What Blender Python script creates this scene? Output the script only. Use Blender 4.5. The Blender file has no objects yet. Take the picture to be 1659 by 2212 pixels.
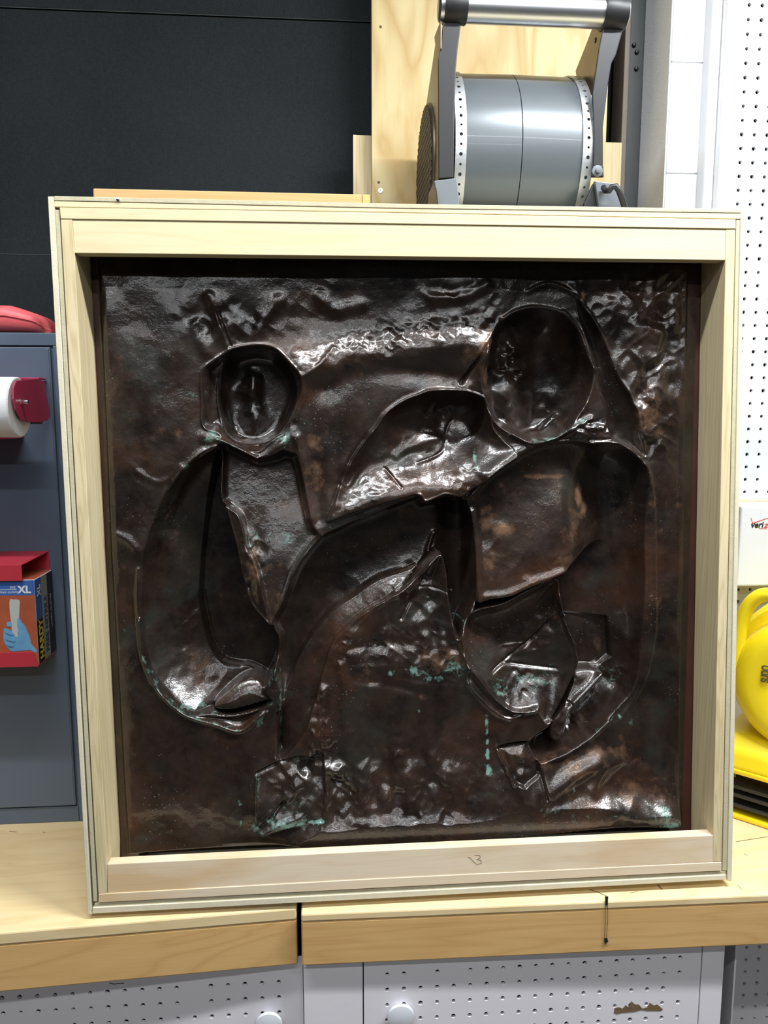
import bpy, math, random
import numpy as np
from math import sin, cos, radians, pi, sqrt

# ---------------------------------------------------------------- camera
F = 1612.0; CX = 829.5; CY = 1106.0
TH = radians(7.47); PSI = radians(4.4)
BENCH = 0.9
CAM = np.array([0.0, 0.0, 1.6235])
_Rz = np.array([[cos(-PSI), -sin(-PSI), 0], [sin(-PSI), cos(-PSI), 0], [0, 0, 1]])
RIGHT = _Rz @ np.array([1, 0, 0]); FWD = _Rz @ np.array([0, cos(TH), -sin(TH)]); DOWN = _Rz @ np.array([0, -sin(TH), -cos(TH)])
BAS = np.stack([RIGHT, DOWN, FWD], 1)
import mathutils
from mathutils import Vector, Matrix
SC = bpy.context.scene
COL = SC.collection
cam_d = bpy.data.cameras.new('camera'); cam = bpy.data.objects.new('camera', cam_d); COL.objects.link(cam)
cam_d.sensor_fit = 'VERTICAL'; cam_d.sensor_height = 36.0; cam_d.sensor_width = 27.0
cam_d.lens = F / 2212.0 * 36.0
cam_d.clip_start = 0.02
m = Matrix.Identity(4)
for i in range(3):
    m[i][0] = RIGHT[i]; m[i][1] = -DOWN[i]; m[i][2] = -FWD[i]; m[i][3] = CAM[i]
cam.matrix_world = m
SC.camera = cam

# ---------------------------------------------------------------- world, lamps, exposure
SC.view_settings.view_transform = 'Standard'; SC.view_settings.look = 'None'
SC.view_settings.gamma = 1.0; SC.view_settings.use_curve_mapping = False
SC.view_settings.exposure = 0.62
wd = bpy.data.worlds.new('world'); SC.world = wd; wd.use_nodes = True
wd.node_tree.nodes['Background'].inputs[0].default_value = (0.75, 0.85, 1.0, 1)
wd.node_tree.nodes['Background'].inputs[1].default_value = 0.05
def area(name, loc, sx, sy, power, color=(0.93, 0.97, 1.0)):
    l = bpy.data.lights.new(name, 'AREA'); l.shape = 'RECTANGLE'; l.size = sx; l.size_y = sy; l.energy = power; l.color = color
    o = bpy.data.objects.new(name, l); o.location = loc; COL.objects.link(o); return o
area('ceiling_tube_light', (1.05, 0.55, 2.86), 1.25, 0.075, 46)
area('ceiling_tube_light', (-0.5, 0.50, 2.86), 1.25, 0.075, 17)
area('ceiling_tube_light', (0.2, -0.55, 2.86), 2.4, 0.075, 17)
area('ceiling_tube_light', (0.0, -1.9, 2.86), 2.4, 0.075, 20)

# ---------------------------------------------------------------- measuring helpers
def ray(px, py): return BAS @ np.array([(px - CX) / F, (py - CY) / F, 1.0])
def PY(px, py, Y): r = ray(px, py); return CAM + r * ((Y - CAM[1]) / r[1])
def PZ(px, py, Z): r = ray(px, py); return CAM + r * ((Z - CAM[2]) / r[2])
def PX(px, py, X): r = ray(px, py); return CAM + r * ((X - CAM[0]) / r[0])
def PL(px, py, o, n): r = ray(px, py); return CAM + r * (((o - CAM) @ n) / (r @ n))

# ---------------------------------------------------------------- mesh helpers
class MB:
    def __init__(s): s.v = []; s.f = []
    def add(s, vs, fs):
        b = len(s.v); s.v += [tuple(float(c) for c in v) for v in vs]; s.f += [tuple(b + i for i in f) for f in fs]; return s
    def box(s, a, b):
        x0, y0, z0 = a; x1, y1, z1 = b
        return s.add([(x0,y0,z0),(x1,y0,z0),(x1,y1,z0),(x0,y1,z0),(x0,y0,z1),(x1,y0,z1),(x1,y1,z1),(x0,y1,z1)],
                     [(0,3,2,1),(4,5,6,7),(0,1,5,4),(1,2,6,5),(2,3,7,6),(3,0,4,7)])
    def prism(s, front, back):
        n = len(front)
        return s.add(list(front) + list(back), [tuple(range(n)), tuple(range(2*n-1, n-1, -1))] + [(i, i+n, (i+1) % n + n, (i+1) % n) for i in range(n)])
    def ext(s, pts, d):
        d = np.array(d, float); pts = [np.array(p, float) for p in pts]
        return s.prism(pts, [p + d for p in pts])
    def rings(s, rings, caps=True, closed=True):
        n = len(rings[0]); vs = [p for r in rings for p in r]; fs = []
        for k in range(len(rings) - 1):
            for i in range(n if closed else n - 1):
                j = (i + 1) % n; fs.append((k*n+i, k*n+j, (k+1)*n+j, (k+1)*n+i))
        if caps: fs.append(tuple(range(n-1, -1, -1))); fs.append(tuple((len(rings)-1)*n + i for i in range(n)))
        return s.add(vs, fs)
    def cyl(s, p0, p1, r0, r1=None, n=24, caps=True):
        r1 = r0 if r1 is None else r1
        p0 = np.array(p0, float); p1 = np.array(p1, float); a = p1 - p0; a /= np.linalg.norm(a)
        u = np.cross(a, [0, 0, 1.0]) if abs(a[2]) < .9 else np.cross(a, [1.0, 0, 0]); u /= np.linalg.norm(u); w = np.cross(a, u)
        R = lambda c, r: [c + r * (cos(2*pi*i/n) * u + sin(2*pi*i/n) * w) for i in range(n)]
        return s.rings([R(p0, r0), R(p1, r1)], caps)
    def lathe(s, p0, axis, prof, n=32, caps=False):
        p0 = np.array(p0, float); a = np.array(axis, float); a /= np.linalg.norm(a)
        u = np.cross(a, [0, 0, 1.0]) if abs(a[2]) < .9 else np.cross(a, [1.0, 0, 0]); u /= np.linalg.norm(u); w = np.cross(a, u)
        return s.rings([[p0 + a*t + r * (cos(2*pi*i/n) * u + sin(2*pi*i/n) * w) for i in range(n)] for t, r in prof], caps)
    def tube(s, path, r, n=10):
        path = [np.array(p, float) for p in path]; rs = r if isinstance(r, (list, tuple)) else [r] * len(path); rings = []; u = None
        for i, p in enumerate(path):
            t = path[min(i+1, len(path)-1)] - path[max(i-1, 0)]; t /= np.linalg.norm(t)
            if u is None: u = np.cross(t, [0, 0, 1.0]) if abs(t[2]) < .9 else np.cross(t, [1.0, 0, 0])
            u = u - t * (u @ t); u /= np.linalg.norm(u); w = np.cross(t, u)
            rings.append([p + rs[i] * (cos(2*pi*k/n) * u + sin(2*pi*k/n) * w) for k in range(n)])
        return s.rings(rings)
    def build(s, name, mat, parent=None, label=None, kind=None, smooth=False, bevel=0, segs=2):
        base = np.array(parent['_w']) if parent is not None else np.zeros(3)
        me = bpy.data.meshes.new(name); me.from_pydata([tuple(np.array(v) - base) for v in s.v], [], s.f); me.update()
        import bmesh
        b = bmesh.new(); b.from_mesh(me); bmesh.ops.recalc_face_normals(b, faces=b.faces); b.to_mesh(me); b.free()
        me.materials.append(mat)
        o = bpy.data.objects.new(name, me); COL.objects.link(o)
        if parent is not None: o.parent = parent
        o['_w'] = [float(c) for c in base]
        if label: o['label'] = label
        if kind: o['kind'] = kind
        if smooth:
            for p in me.polygons: p.use_smooth = True
            me.set_sharp_from_angle(angle=radians(38))
        if bevel:
            md = o.modifiers.new('bevel', 'BEVEL'); md.width = bevel; md.segments = segs; md.limit_method = 'ANGLE'; md.harden_normals = False
        return o
def thing(name, label, cat, base, group=None):
    o = bpy.data.objects.new(name, None); COL.objects.link(o); o.empty_display_size = .05
    o.location = tuple(float(c) for c in base); o['_w'] = [float(c) for c in base]
    o['label'] = label; o['category'] = cat
    if group: o['group'] = group
    return o
def rebase(o, base):
    """move the origin of a single-mesh thing to its base"""
    base = [float(c) for c in base]
    o.data.transform(Matrix.Translation([-c for c in base])); o.location = base; o['_w'] = base
    return o
def solo(o, label, cat, group=None):
    vs = [v.co for v in o.data.vertices]
    rebase(o, (sum(v.x for v in vs)/len(vs), sum(v.y for v in vs)/len(vs), min(v.z for v in vs)))
    o['label'] = label; o['category'] = cat
    if group: o['group'] = group
    return o
def text(s, size, origin, xd, up, mat, parent, name='lettering', depth=.0004, bold=0.0, shear=0, sx=1.0):
    c = bpy.data.curves.new(name, 'FONT'); c.body = s; c.size = size; c.extrude = depth; c.offset = bold; c.shear = shear
    t = bpy.data.objects.new(name, c); COL.objects.link(t)
    dg = bpy.context.evaluated_depsgraph_get(); me = bpy.data.meshes.new_from_object(t.evaluated_get(dg))
    COL.objects.unlink(t); bpy.data.objects.remove(t)
    xd = Vector([float(a) for a in xd]).normalized(); up = Vector([float(a) for a in up]).normalized(); n = xd.cross(up)
    base = Vector(parent['_w'])
    for v in me.vertices:
        q = v.co; v.co = Vector([float(a) for a in origin]) - base + xd * q.x * sx + up * q.y + n * q.z
    me.materials.clear(); me.materials.append(mat)
    o = bpy.data.objects.new(name, me); COL.objects.link(o); o.parent = parent; o['_w'] = list(parent['_w'])
    return o

# ---------------------------------------------------------------- materials
def newmat(name):
    mt = bpy.data.materials.new(name); mt.use_nodes = True; nt = mt.node_tree
    return mt, nt, nt.nodes['Principled BSDF']
def plain(name, col, rough=.5, metal=0., bump=0., bscale=200., var=0., vscale=6., coat=0., spec=.5):
    mt, nt, p = newmat(name); N = nt.nodes; L = nt.links
    p.inputs['Base Color'].default_value = (*col, 1); p.inputs['Roughness'].default_value = rough; p.inputs['Metallic'].default_value = metal
    p.inputs['Coat Weight'].default_value = coat; p.inputs['Specular IOR Level'].default_value = spec
    tc = N.new('ShaderNodeTexCoord')
    if var:
        nz = N.new('ShaderNodeTexNoise'); nz.inputs['Scale'].default_value = vscale; nz.inputs['Detail'].default_value = 5
        L.new(tc.outputs['Object'], nz.inputs['Vector'])
        mx = N.new('ShaderNodeMix'); mx.data_type = 'RGBA'
        mx.inputs[6].default_value = (*[c*(1-var) for c in col], 1); mx.inputs[7].default_value = (*[min(1, c*(1+var)) for c in col], 1)
        L.new(nz.outputs['Fac'], mx.inputs[0]); L.new(mx.outputs[2], p.inputs['Base Color'])
    if bump:
        n2 = N.new('ShaderNodeTexNoise'); n2.inputs['Scale'].default_value = bscale; n2.inputs['Detail'].default_value = 3
        L.new(tc.outputs['Object'], n2.inputs['Vector'])
        b = N.new('ShaderNodeBump'); b.inputs['Strength'].default_value = bump; b.inputs['Distance'].default_value = .0006
        L.new(n2.outputs['Fac'], b.inputs['Height']); L.new(b.outputs['Normal'], p.inputs['Normal'])
    return mt
def wood(name, c1, c2, axis='x', across=18., along=1.3, rough=.55, contrast=.35, blotch=.25, c3=None):
    """c1 base colour, c2 darker grain colour; axis = direction of the grain"""
    mt, nt, p = newmat(name); N = nt.nodes; L = nt.links
    p.inputs['Roughness'].default_value = rough; p.inputs['Specular IOR Level'].default_value = .35
    tc = N.new('ShaderNodeTexCoord'); oi = N.new('ShaderNodeObjectInfo')
    ad = N.new('ShaderNodeVectorMath'); ad.operation = 'ADD'
    mul = N.new('ShaderNodeMath'); mul.operation = 'MULTIPLY'; mul.inputs[1].default_value = 37.
    L.new(oi.outputs['Random'], mul.inputs[0]); L.new(tc.outputs['Object'], ad.inputs[0]); L.new(mul.outputs[0], ad.inputs[1])
    mp = N.new('ShaderNodeMapping'); sc = [across]*3; sc['xyz'.index(axis)] = along; mp.inputs['Scale'].default_value = sc
    L.new(ad.outputs[0], mp.inputs['Vector'])
    nz = N.new('ShaderNodeTexNoise'); nz.inputs['Scale'].default_value = 1.0; nz.inputs['Detail'].default_value = 3; nz.inputs['Distortion'].default_value = .6
    L.new(mp.outputs[0], nz.inputs['Vector'])
    # growth rings: contour lines of the stretched noise
    ml = N.new('ShaderNodeMath'); ml.operation = 'MULTIPLY'; ml.inputs[1].default_value = 9.; L.new(nz.outputs['Fac'], ml.inputs[0])
    fr = N.new('ShaderNodeMath'); fr.operation = 'PINGPONG'; fr.inputs[1].default_value = .5; L.new(ml.outputs[0], fr.inputs[0])
    pw = N.new('ShaderNodeMath'); pw.operation = 'POWER'; pw.inputs[1].default_value = 2.2
    m2 = N.new('ShaderNodeMath'); m2.operation = 'MULTIPLY'; m2.inputs[1].default_value = 2.; L.new(fr.outputs[0], m2.inputs[0]); L.new(m2.outputs[0], pw.inputs[0])
    mm = N.new('ShaderNodeMath'); mm.operation = 'MULTIPLY'; mm.inputs[1].default_value = contrast; L.new(pw.outputs[0], mm.inputs[0])
    mx = N.new('ShaderNodeMix'); mx.data_type = 'RGBA'; mx.inputs[6].default_value = (*c1, 1); mx.inputs[7].default_value = (*c2, 1)
    L.new(mm.outputs[0], mx.inputs[0])
    mp2 = N.new('ShaderNodeMapping'); s2 = [16.]*3; s2['xyz'.index(axis)] = 4.5; mp2.inputs['Scale'].default_value = s2; L.new(ad.outputs[0], mp2.inputs['Vector'])
    bz = N.new('ShaderNodeTexNoise'); bz.inputs['Scale'].default_value = 1.; bz.inputs['Detail'].default_value = 4; L.new(mp2.outputs[0], bz.inputs['Vector'])
    rp = N.new('ShaderNodeMapRange'); rp.inputs[1].default_value = .48; rp.inputs[2].default_value = .68; rp.inputs[4].default_value = blotch; L.new(bz.outputs['Fac'], rp.inputs[0])
    m3 = N.new('ShaderNodeMix'); m3.data_type = 'RGBA'; m3.inputs[7].default_value = (*(c3 or c2), 1)
    L.new(rp.outputs[0], m3.inputs[0]); L.new(mx.outputs[2], m3.inputs[6])
    # fine fibres
    mp3 = N.new('ShaderNodeMapping'); s3 = [420.]*3; s3['xyz'.index(axis)] = 9.; mp3.inputs['Scale'].default_value = s3; L.new(ad.outputs[0], mp3.inputs['Vector'])
    fz = N.new('ShaderNodeTexNoise'); fz.inputs['Scale'].default_value = 1.; fz.inputs['Detail'].default_value = 2; L.new(mp3.outputs[0], fz.inputs['Vector'])
    m4 = N.new('ShaderNodeMix'); m4.data_type = 'RGBA'; m4.blend_type = 'MULTIPLY'; m4.inputs[0].default_value = .22
    cr = N.new('ShaderNodeMapRange'); cr.inputs[3].default_value = .7; cr.inputs[4].default_value = 1.15; L.new(fz.outputs['Fac'], cr.inputs[0])
    L.new(m3.outputs[2], m4.inputs[6]); L.new(cr.outputs[0], m4.inputs[7]); L.new(m4.outputs[2], p.inputs['Base Color'])
    b = N.new('ShaderNodeBump'); b.inputs['Strength'].default_value = .12; b.inputs['Distance'].default_value = .0005
    L.new(fz.outputs['Fac'], b.inputs['Height']); L.new(b.outputs['Normal'], p.inputs['Normal'])
    return mt

PINE = ((.74,.64,.42), (.60,.46,.25))
M = {}
M['pine_x'] = wood('pine_x', (.70,.60,.37), (.60,.46,.25), 'x')
M['pine_z'] = wood('pine_z', (.68,.57,.35), (.45,.34,.16), 'z', across=55, along=.8, contrast=.55)
M['pine_pale'] = wood('pine_pale', (.74,.61,.44), (.60,.43,.25), 'x', contrast=.25, blotch=.8, c3=(.62,.42,.22))
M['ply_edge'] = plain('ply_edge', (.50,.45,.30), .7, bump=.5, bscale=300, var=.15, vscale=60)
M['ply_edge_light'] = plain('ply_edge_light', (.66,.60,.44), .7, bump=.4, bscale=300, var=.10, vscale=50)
M['bench_top'] = wood('bench_top', (.78,.61,.34), (.62,.42,.18), 'x', across=10, contrast=.35)
M['bench_apron'] = wood('bench_apron', (.68,.42,.17), (.50,.27,.09), 'x', across=12, contrast=.4)
M['plywood'] = wood('plywood', (.64,.52,.27), (.48,.30,.10), 'z', across=5, along=.9, contrast=.8, blotch=1., c3=(.50,.33,.12))
M['honey_pine'] = wood('honey_pine', (.58,.36,.16), (.46,.26,.10), 'x')
M['peg'] = plain('painted_hardboard', (.77,.74,.77), .45, bump=.15, bscale=80, var=.04)
M['peg_bright'] = plain('white_painted_hardboard', (.62,.635,.66), .45, bump=.1, bscale=80, var=.03)
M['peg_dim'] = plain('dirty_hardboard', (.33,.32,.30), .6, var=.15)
M['hole_dark'] = plain('board_cavity', (.03,.03,.03), .9)  # near-black: paints the shade behind peg holes; also colours the hidden wall core
M['white_trim'] = plain('white_trim', (.72,.715,.72), .5, bump=.2, bscale=60, var=.04)
M['black_cloth'] = None
M['black_metal'] = plain('black_metal', (.008,.008,.009), .42, bump=.02, bscale=500)
M['grey_steel'] = plain('painted_grey_steel', (.05,.055,.055), .5, var=.2, vscale=30)
M['cabinet'] = plain('cabinet_paint', (.105,.140,.195), .42, bump=.06, bscale=700)
M['cabinet_dark'] = plain('cabinet_groove', (.01,.012,.016), .6)
M['red'] = plain('red_powder_coat', (.50,.035,.055), .42, bump=.1, bscale=500)
M['crimson'] = plain('crimson_enamel', (.52,.045,.12), .35)
M['red_vinyl'] = plain('red_vinyl', (.72,.125,.135), .45, bump=.4, bscale=160)
M['paper'] = plain('paper_towel', (.86,.87,.88), .9, bump=.6, bscale=250)
M['chrome'] = plain('chrome', (.8,.8,.82), .18, metal=1.)
M['alu'] = plain('brushed_aluminium', (.75,.75,.76), .32, metal=1., var=.04, vscale=40)
M['galv'] = plain('galvanised_strap', (.66,.68,.70), .42, metal=.85, var=.15, vscale=80)
M['drum'] = plain('grey_drum_paint', (.12,.135,.145), .33, metal=.25, coat=.12)
M['silver_arm'] = plain('silver_grey_arm', (.15,.165,.18), .38, metal=.3)
M['tan_side'] = plain('arm_flank', (.16,.12,.08), .3, metal=.8)
M['grille'] = plain('grille_bronze', (.10,.08,.055), .4, metal=.5)
M['yellow'] = plain('yellow_plastic', (.90,.70,.012), .35, bump=.1, bscale=300)
M['black_rubber'] = plain('black_rubber', (.015,.015,.016), .45)
M['white_plastic'] = plain('white_plastic', (.66,.68,.72), .4)
M['ink_black'] = plain('ink_black', (.01,.01,.012), .6)
M['ink_red'] = plain('ink_red', (.70,.03,.03), .6)
M['ink_grey'] = plain('ink_grey', (.07,.065,.05), .6)
M['box_blue'] = plain('box_blue', (.05,.13,.40), .4)
M['box_orange'] = plain('box_orange', (.42,.10,.045), .4, var=.35, vscale=25)
M['box_black'] = plain('box_black', (.012,.012,.015), .4)
M['box_grey'] = plain('box_grey', (.30,.30,.29), .4)
M['box_navy'] = plain('box_navy', (.03,.04,.16), .5)
M['box_white'] = plain('box_white', (.72,.73,.75), .5)
M['box_yellow'] = plain('box_yellow', (.62,.56,.05), .5)
M['glove_blue'] = plain('glove_blue', (.14,.36,.58), .5, var=.25, vscale=60)
M['glove_shadow'] = plain('glove_shadow', (.06,.16,.32), .5)
M['wand_grey'] = plain('wand_grey', (.50,.50,.48), .5)
M['door_tan'] = plain('steel_edge_tan', (.16,.13,.10), .5, var=.2, vscale=40)
M['backing'] = plain('red_brown_backing', (.060,.019,.011), .5, var=.9, vscale=9)
M['dark_wood'] = plain('dark_inside', (.04,.03,.02), .8)
M['pencil'] = plain('pencil_mark', (.34,.28,.20), .8)
M['chip'] = plain('bare_hardboard', (.17,.11,.055), .9, bump=.8, bscale=200, var=.3, vscale=60)
M['floor'] = plain('concrete', (.07,.066,.06), .6, var=.2, vscale=2)
M['ceiling'] = plain('ceiling_paint', (.16,.16,.16), .9)
M['room_wall'] = plain('room_wall_paint', (.035,.037,.04), .9)
def cloth():
    mt, nt, p = newmat('black_cloth'); N = nt.nodes; L = nt.links
    p.inputs['Roughness'].default_value = .85; p.inputs['Specular IOR Level'].default_value = .25
    tc = N.new('ShaderNodeTexCoord')
    mp = N.new('ShaderNodeMapping'); mp.inputs['Scale'].default_value = (900, 900, 120); L.new(tc.outputs['Object'], mp.inputs['Vector'])
    a = N.new('ShaderNodeTexNoise'); a.inputs['Scale'].default_value = 1; L.new(mp.outputs[0], a.inputs['Vector'])
    mp2 = N.new('ShaderNodeMapping'); mp2.inputs['Scale'].default_value = (120, 120, 900); L.new(tc.outputs['Object'], mp2.inputs['Vector'])
    b = N.new('ShaderNodeTexNoise'); b.inputs['Scale'].default_value = 1; L.new(mp2.outputs[0], b.inputs['Vector'])
    ad = N.new('ShaderNodeMath'); ad.operation = 'ADD'; L.new(a.outputs['Fac'], ad.inputs[0]); L.new(b.outputs['Fac'], ad.inputs[1])
    big = N.new('ShaderNodeTexNoise'); big.inputs['Scale'].default_value = 3; big.inputs['Detail'].default_value = 4; L.new(tc.outputs['Object'], big.inputs['Vector'])
    ad2 = N.new('ShaderNodeMath'); ad2.operation = 'ADD'; L.new(ad.outputs[0], ad2.inputs[0]); L.new(big.outputs['Fac'], ad2.inputs[1])
    mr = N.new('ShaderNodeMapRange'); mr.inputs[1].default_value = 1.1; mr.inputs[2].default_value = 1.9; L.new(ad2.outputs[0], mr.inputs[0])
    mx = N.new('ShaderNodeMix'); mx.data_type = 'RGBA'; mx.inputs[6].default_value = (.0085,.011,.012,1); mx.inputs[7].default_value = (.0205,.025,.027,1)
    L.new(mr.outputs[0], mx.inputs[0]); L.new(mx.outputs[2], p.inputs['Base Color'])
    return mt
M['black_cloth'] = cloth()
def rough_plaster():
    mt = plain('painted_block', (.76,.77,.79), .7, bump=1., bscale=160, var=.03); return mt
M['block'] = rough_plaster()
M['plaster'] = plain('rough_plaster', (.66,.68,.71), .8, bump=1., bscale=260, var=.05, vscale=30)
M['seam_glint'] = plain('seam_glint_grey', (.05,.058,.058), .8)  # lighter grey that paints the light caught along the cloth lips

# ================================================================ SETTING
def struct(mb, name, mat, parent=None, **k):
    o = mb.build(name, mat, parent, **k)
    if parent is None: o['kind'] = 'structure'
    return o
struct(MB().box((-2.6,-3.2,-.05), (2.6,2.0,0)), 'floor', M['floor'])
struct(MB().box((-2.6,-3.2,2.95), (2.6,2.0,3.0)), 'ceiling', M['ceiling'])
struct(MB().box((-2.65,-3.2,0), (-2.6,2.0,2.95)), 'wall_left', M['room_wall'])
struct(MB().box((2.6,-3.2,0), (2.65,2.0,2.95)), 'wall_right', M['room_wall'])
struct(MB().box((-2.6,-3.25,0), (2.6,-3.2,2.95)), 'wall_front', M['room_wall'])

# black cloth-covered back wall: three overlapping panels with a raised lip at each seam
YB = 1.68
wb = MB().box((-2.6, YB+.02, 0), (.70, YB+.06, 2.95)).build('wall_back', M['hole_dark']); wb['kind'] = 'structure'; wb['_w'] = [0.,0.,0.]
s1a, s1b = PY(0,22,YB), PY(810,45,YB); z1 = (s1a[2]+s1b[2])/2
z2 = PY(60,550,YB)[2]
for (za, zb, off) in ((z1, 2.95, .006), (z2, z1-.0012, .003), (0, z2-.0012, .006)):
    MB().box((-2.6, YB-off, za), (.68, YB+.02, zb)).build('cloth_panel', M['black_cloth'], wb, bevel=.0012)
for zs in (z1, z2):
    MB().box((-2.6, YB-.0068, zs-.0014), (.68, YB-.0062, zs-.0002)).build('seam_glint', M['seam_glint'], wb)  # thin pale strip added as a painted highlight on the panel lip

# painted block pier right of the steel jamb
X0 = .6622
rnd = random.Random(4)
pier = MB().box((X0+.004, 1.484, 0), (2.6, 1.9, 2.95)).build('wall_back_right', M['block']); pier['kind'] = 'structure'; pier['_w'] = [0.,0.,0.]
zj = PY(1500,135,1.48)[2]; zj2 = PY(1500,375,1.48)[2]; hB = zj - zj2
k0 = int(zj / hB) + 1
zz = zj - k0*hB
while zz < 2.95:
    a, b = max(zz, 0), min(zz+hB, 2.95)
    if b - a > .03:
        j = rnd.uniform(-.0006, .0006)
        MB().box((X0+.003, 1.48+j, a+.0006), (1.09, 1.9, b-.0006)).build('block', M['block'], pier, bevel=.002)
    zz += hB
MB().box((X0-.0005, 1.4815, 0), (X0+.0028, 1.9, 2.95)).build('plaster_reveal', M['plaster'], pier, bevel=.001)
# steel jamb with its bolts
jamb = thing('steel_jamb', 'dark grey painted steel jamb running up beside the white block wall', 'jamb', (.64, 1.62, 0))
MB().box((.630,1.603,0), (X0-.001,1.66,2.95)).build('jamb_plate', M['grey_steel'], jamb, bevel=.002)
MB().box((.6185,1.598,0), (.630,1.66,2.95)).build('jamb_edge', M['door_tan'], jamb, bevel=.002, label='scuffed brownish edge strip')
for (bx, by, r) in ((1369,98,5), (1375,113,4.5), (1374,149,4)):
    p = PY(bx, by, 1.603); MB().lathe(p, (0,-1,0), [(0,.0045),(.003,.0045),(.005,.003),(.0055,.0001)], 12).build('bolt', M['black_metal'], jamb, smooth=True)

# white trims between block and pegboard
def vtrim(name, x0, x1, y0, y1, rounded):
    if rounded:
        pr = []; n = 8; cx = (x0+x1)/2; r = (x1-x0)/2
        for i in range(n+1):
            t = pi*i/n; pr.append((cx - r*cos(t), y0 + .012*(1-sin(t))))
        pr += [(x1, y1), (x0, y1)]
    else:
        g = (x0+x1)/2
        pr = [(x0,y0+.004),(x0+.002,y0),(g-.002,y0),(g-.001,y0+.004),(g+.001,y0+.004),(g+.002,y0),(x1-.002,y0),(x1,y0+.003),(x1,y1),(x0,y1)]
    mb = MB().prism([(x,y,.905) for x,y in pr], [(x,y,2.95) for x,y in pr])
    o = mb.build(name, M['white_trim'], smooth=True); o['kind'] = 'structure'; return o
xa = PY(1523,300,1.455)[0]; xb = PY(1547,300,1.455)[0]; xc = PY(1567,300,1.45)[0]
vtrim('trim_1', xa, xb, 1.45, 1.4795, True)
vtrim('trim_2', xb+.0015, xc, 1.445, 1.4795, False)

# ---------------------------------------------------------------- pegboard
def pegboard(name, mat, x0, x1, z0, z1, Y, hole, pitch=.0254, r=.0036, skip=(), parent=None, region=None, thick=.005, clip=None):
    """board in a plane Y=const, front at Y, holes on a square grid through `hole` (x,z)"""
    import math
    i0 = math.ceil((x0 + pitch/2 - hole[0]) / pitch); i1 = math.floor((x1 - pitch/2 - hole[0]) / pitch)
    j0 = math.ceil((z0 + pitch/2 - hole[1]) / pitch); j1 = math.floor((z1 - pitch/2 - hole[1]) / pitch)
    mb = MB(); h = pitch/2
    gx0 = hole[0] + i0*pitch - h; gx1 = hole[0] + i1*pitch + h; gz0 = hole[1] + j0*pitch - h; gz1 = hole[1] + j1*pitch + h
    q = lambda a, b, c, d: mb.add([(a,Y,c),(b,Y,c),(b,Y,d),(a,Y,d)], [(0,1,2,3)]) if b-a > 1e-6 and d-c > 1e-6 else None
    q(x0,gx0,z0,z1); q(gx1,x1,z0,z1); q(gx0,gx1,z0,gz0); q(gx0,gx1,gz1,z1)
    oct_ = [(cos(pi*k/4), sin(pi*k/4)) for k in range(8)]
    sq = [(1,0),(1,1),(0,1),(-1,1),(-1,0),(-1,-1),(0,-1),(1,-1)]
    for i in range(i0, i1+1):
        for j in range(j0, j1+1):
            cx = hole[0]+i*pitch; cz = hole[1]+j*pitch
            if (i, j) in skip: q(cx-h,cx+h,cz-h,cz+h); continue
            rr = r * rnd.uniform(.9, 1.1)
            vs = [(cx+h*a, Y, cz+h*b) for a,b in sq] + [(cx+rr*a, Y, cz+rr*b) for a,b in oct_] + [(cx+rr*a, Y+thick, cz+rr*b) for a,b in oct_]
            fs = []
            for k in range(8):
                l = (k+1) % 8; fs.append((k,l,8+l,8+k)); fs.append((8+k,8+l,16+l,16+k))
            mb.add(vs, fs)
    for a, b, c, d in ((x0,x1,z0,z0),(x0,x1,z1,z1)): mb.add([(a,Y,c),(b,Y,c),(b,Y+thick,c),(a,Y+thick,c)], [(0,1,2,3)])
    for a in (x0, x1): mb.add([(a,Y,z0),(a,Y,z1),(a,Y+thick,z1),(a,Y+thick,z0)], [(0,1,2,3)])
    base = np.array(parent['_w']) if parent is not None else np.zeros(3)
    me = bpy.data.meshes.new(name); me.from_pydata([tuple(np.array(v)-base) for v in mb.v], [], mb.f); me.update(); me.materials.append(mat)
    o = bpy.data.objects.new(name, me); COL.objects.link(o); o['_w'] = [float(c) for c in base]
    if parent is not None: o.parent = parent
    MB().box((x0+.002,Y+thick+.004,z0+.002), (x1-.002,Y+thick+.006,z1-.002)).build('hole_shade_sheet', M['hole_dark'], o)  # dark sheet added behind the holes to paint the shade in them
    return o
hr = PY(1566,440,1.448)
PBW = pegboard('wall_pegboard', M['peg_bright'], xc+.0005, 1.55, .905, 2.85, 1.448, (hr[0], hr[2]))
solo_b = PBW; PBW['label'] = 'tall white pegboard covering the wall at the right behind the yellow fan'; PBW['category'] = 'pegboard'
# timber rail across the pegboard above the white box
zr1 = PY(1625,1079,1.44)[2]; zr0 = PY(1625,1090,1.44)[2]
solo(MB().box((xc+.01,1.430,zr0), (1.5,1.4475,zr1)).build('rail', M['ply_edge'], bevel=.001), 'narrow weathered wooden rail on the pegboard above the white box', 'rail')

# ---------------------------------------------------------------- workbench
WB = thing('workbench', 'golden wooden workbench with white pegboard doors below, carrying the crate', 'workbench', (.3, 1.25, 0))
def slab(pts_top, z0, z1, name, mat, label=None):
    return MB().prism([(x,y,z1) for x,y in pts_top], [(x,y,z0) for x,y in pts_top]).build(name, mat, WB, bevel=.0025, label=label)
zt = PY(640,1988,1.0235)[2]; zb = PY(640,2085,1.0235)[2]
L0 = (-1.7, 1.0235 - (1.65)*.0519); L1 = (-.0508, 1.0235)
slab([L0, L1, (-.0508,1.655), (-1.7,1.655)], zt+.0004, .9, 'top_board', M['bench_top'])
slab([(L0[0],L0[1]+.001), (L1[0],L1[1]+.001), (L1[0],L1[1]+.03), (L0[0],L0[1]+.03)], zb, zt, 'apron', M['bench_apron'])
R0 = (-.0437, 1.0094); R1 = (1.55, .988)
zt2 = PY(829,1986,1.007)[2]; zb2 = PY(829,2081,1.007)[2]
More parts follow.
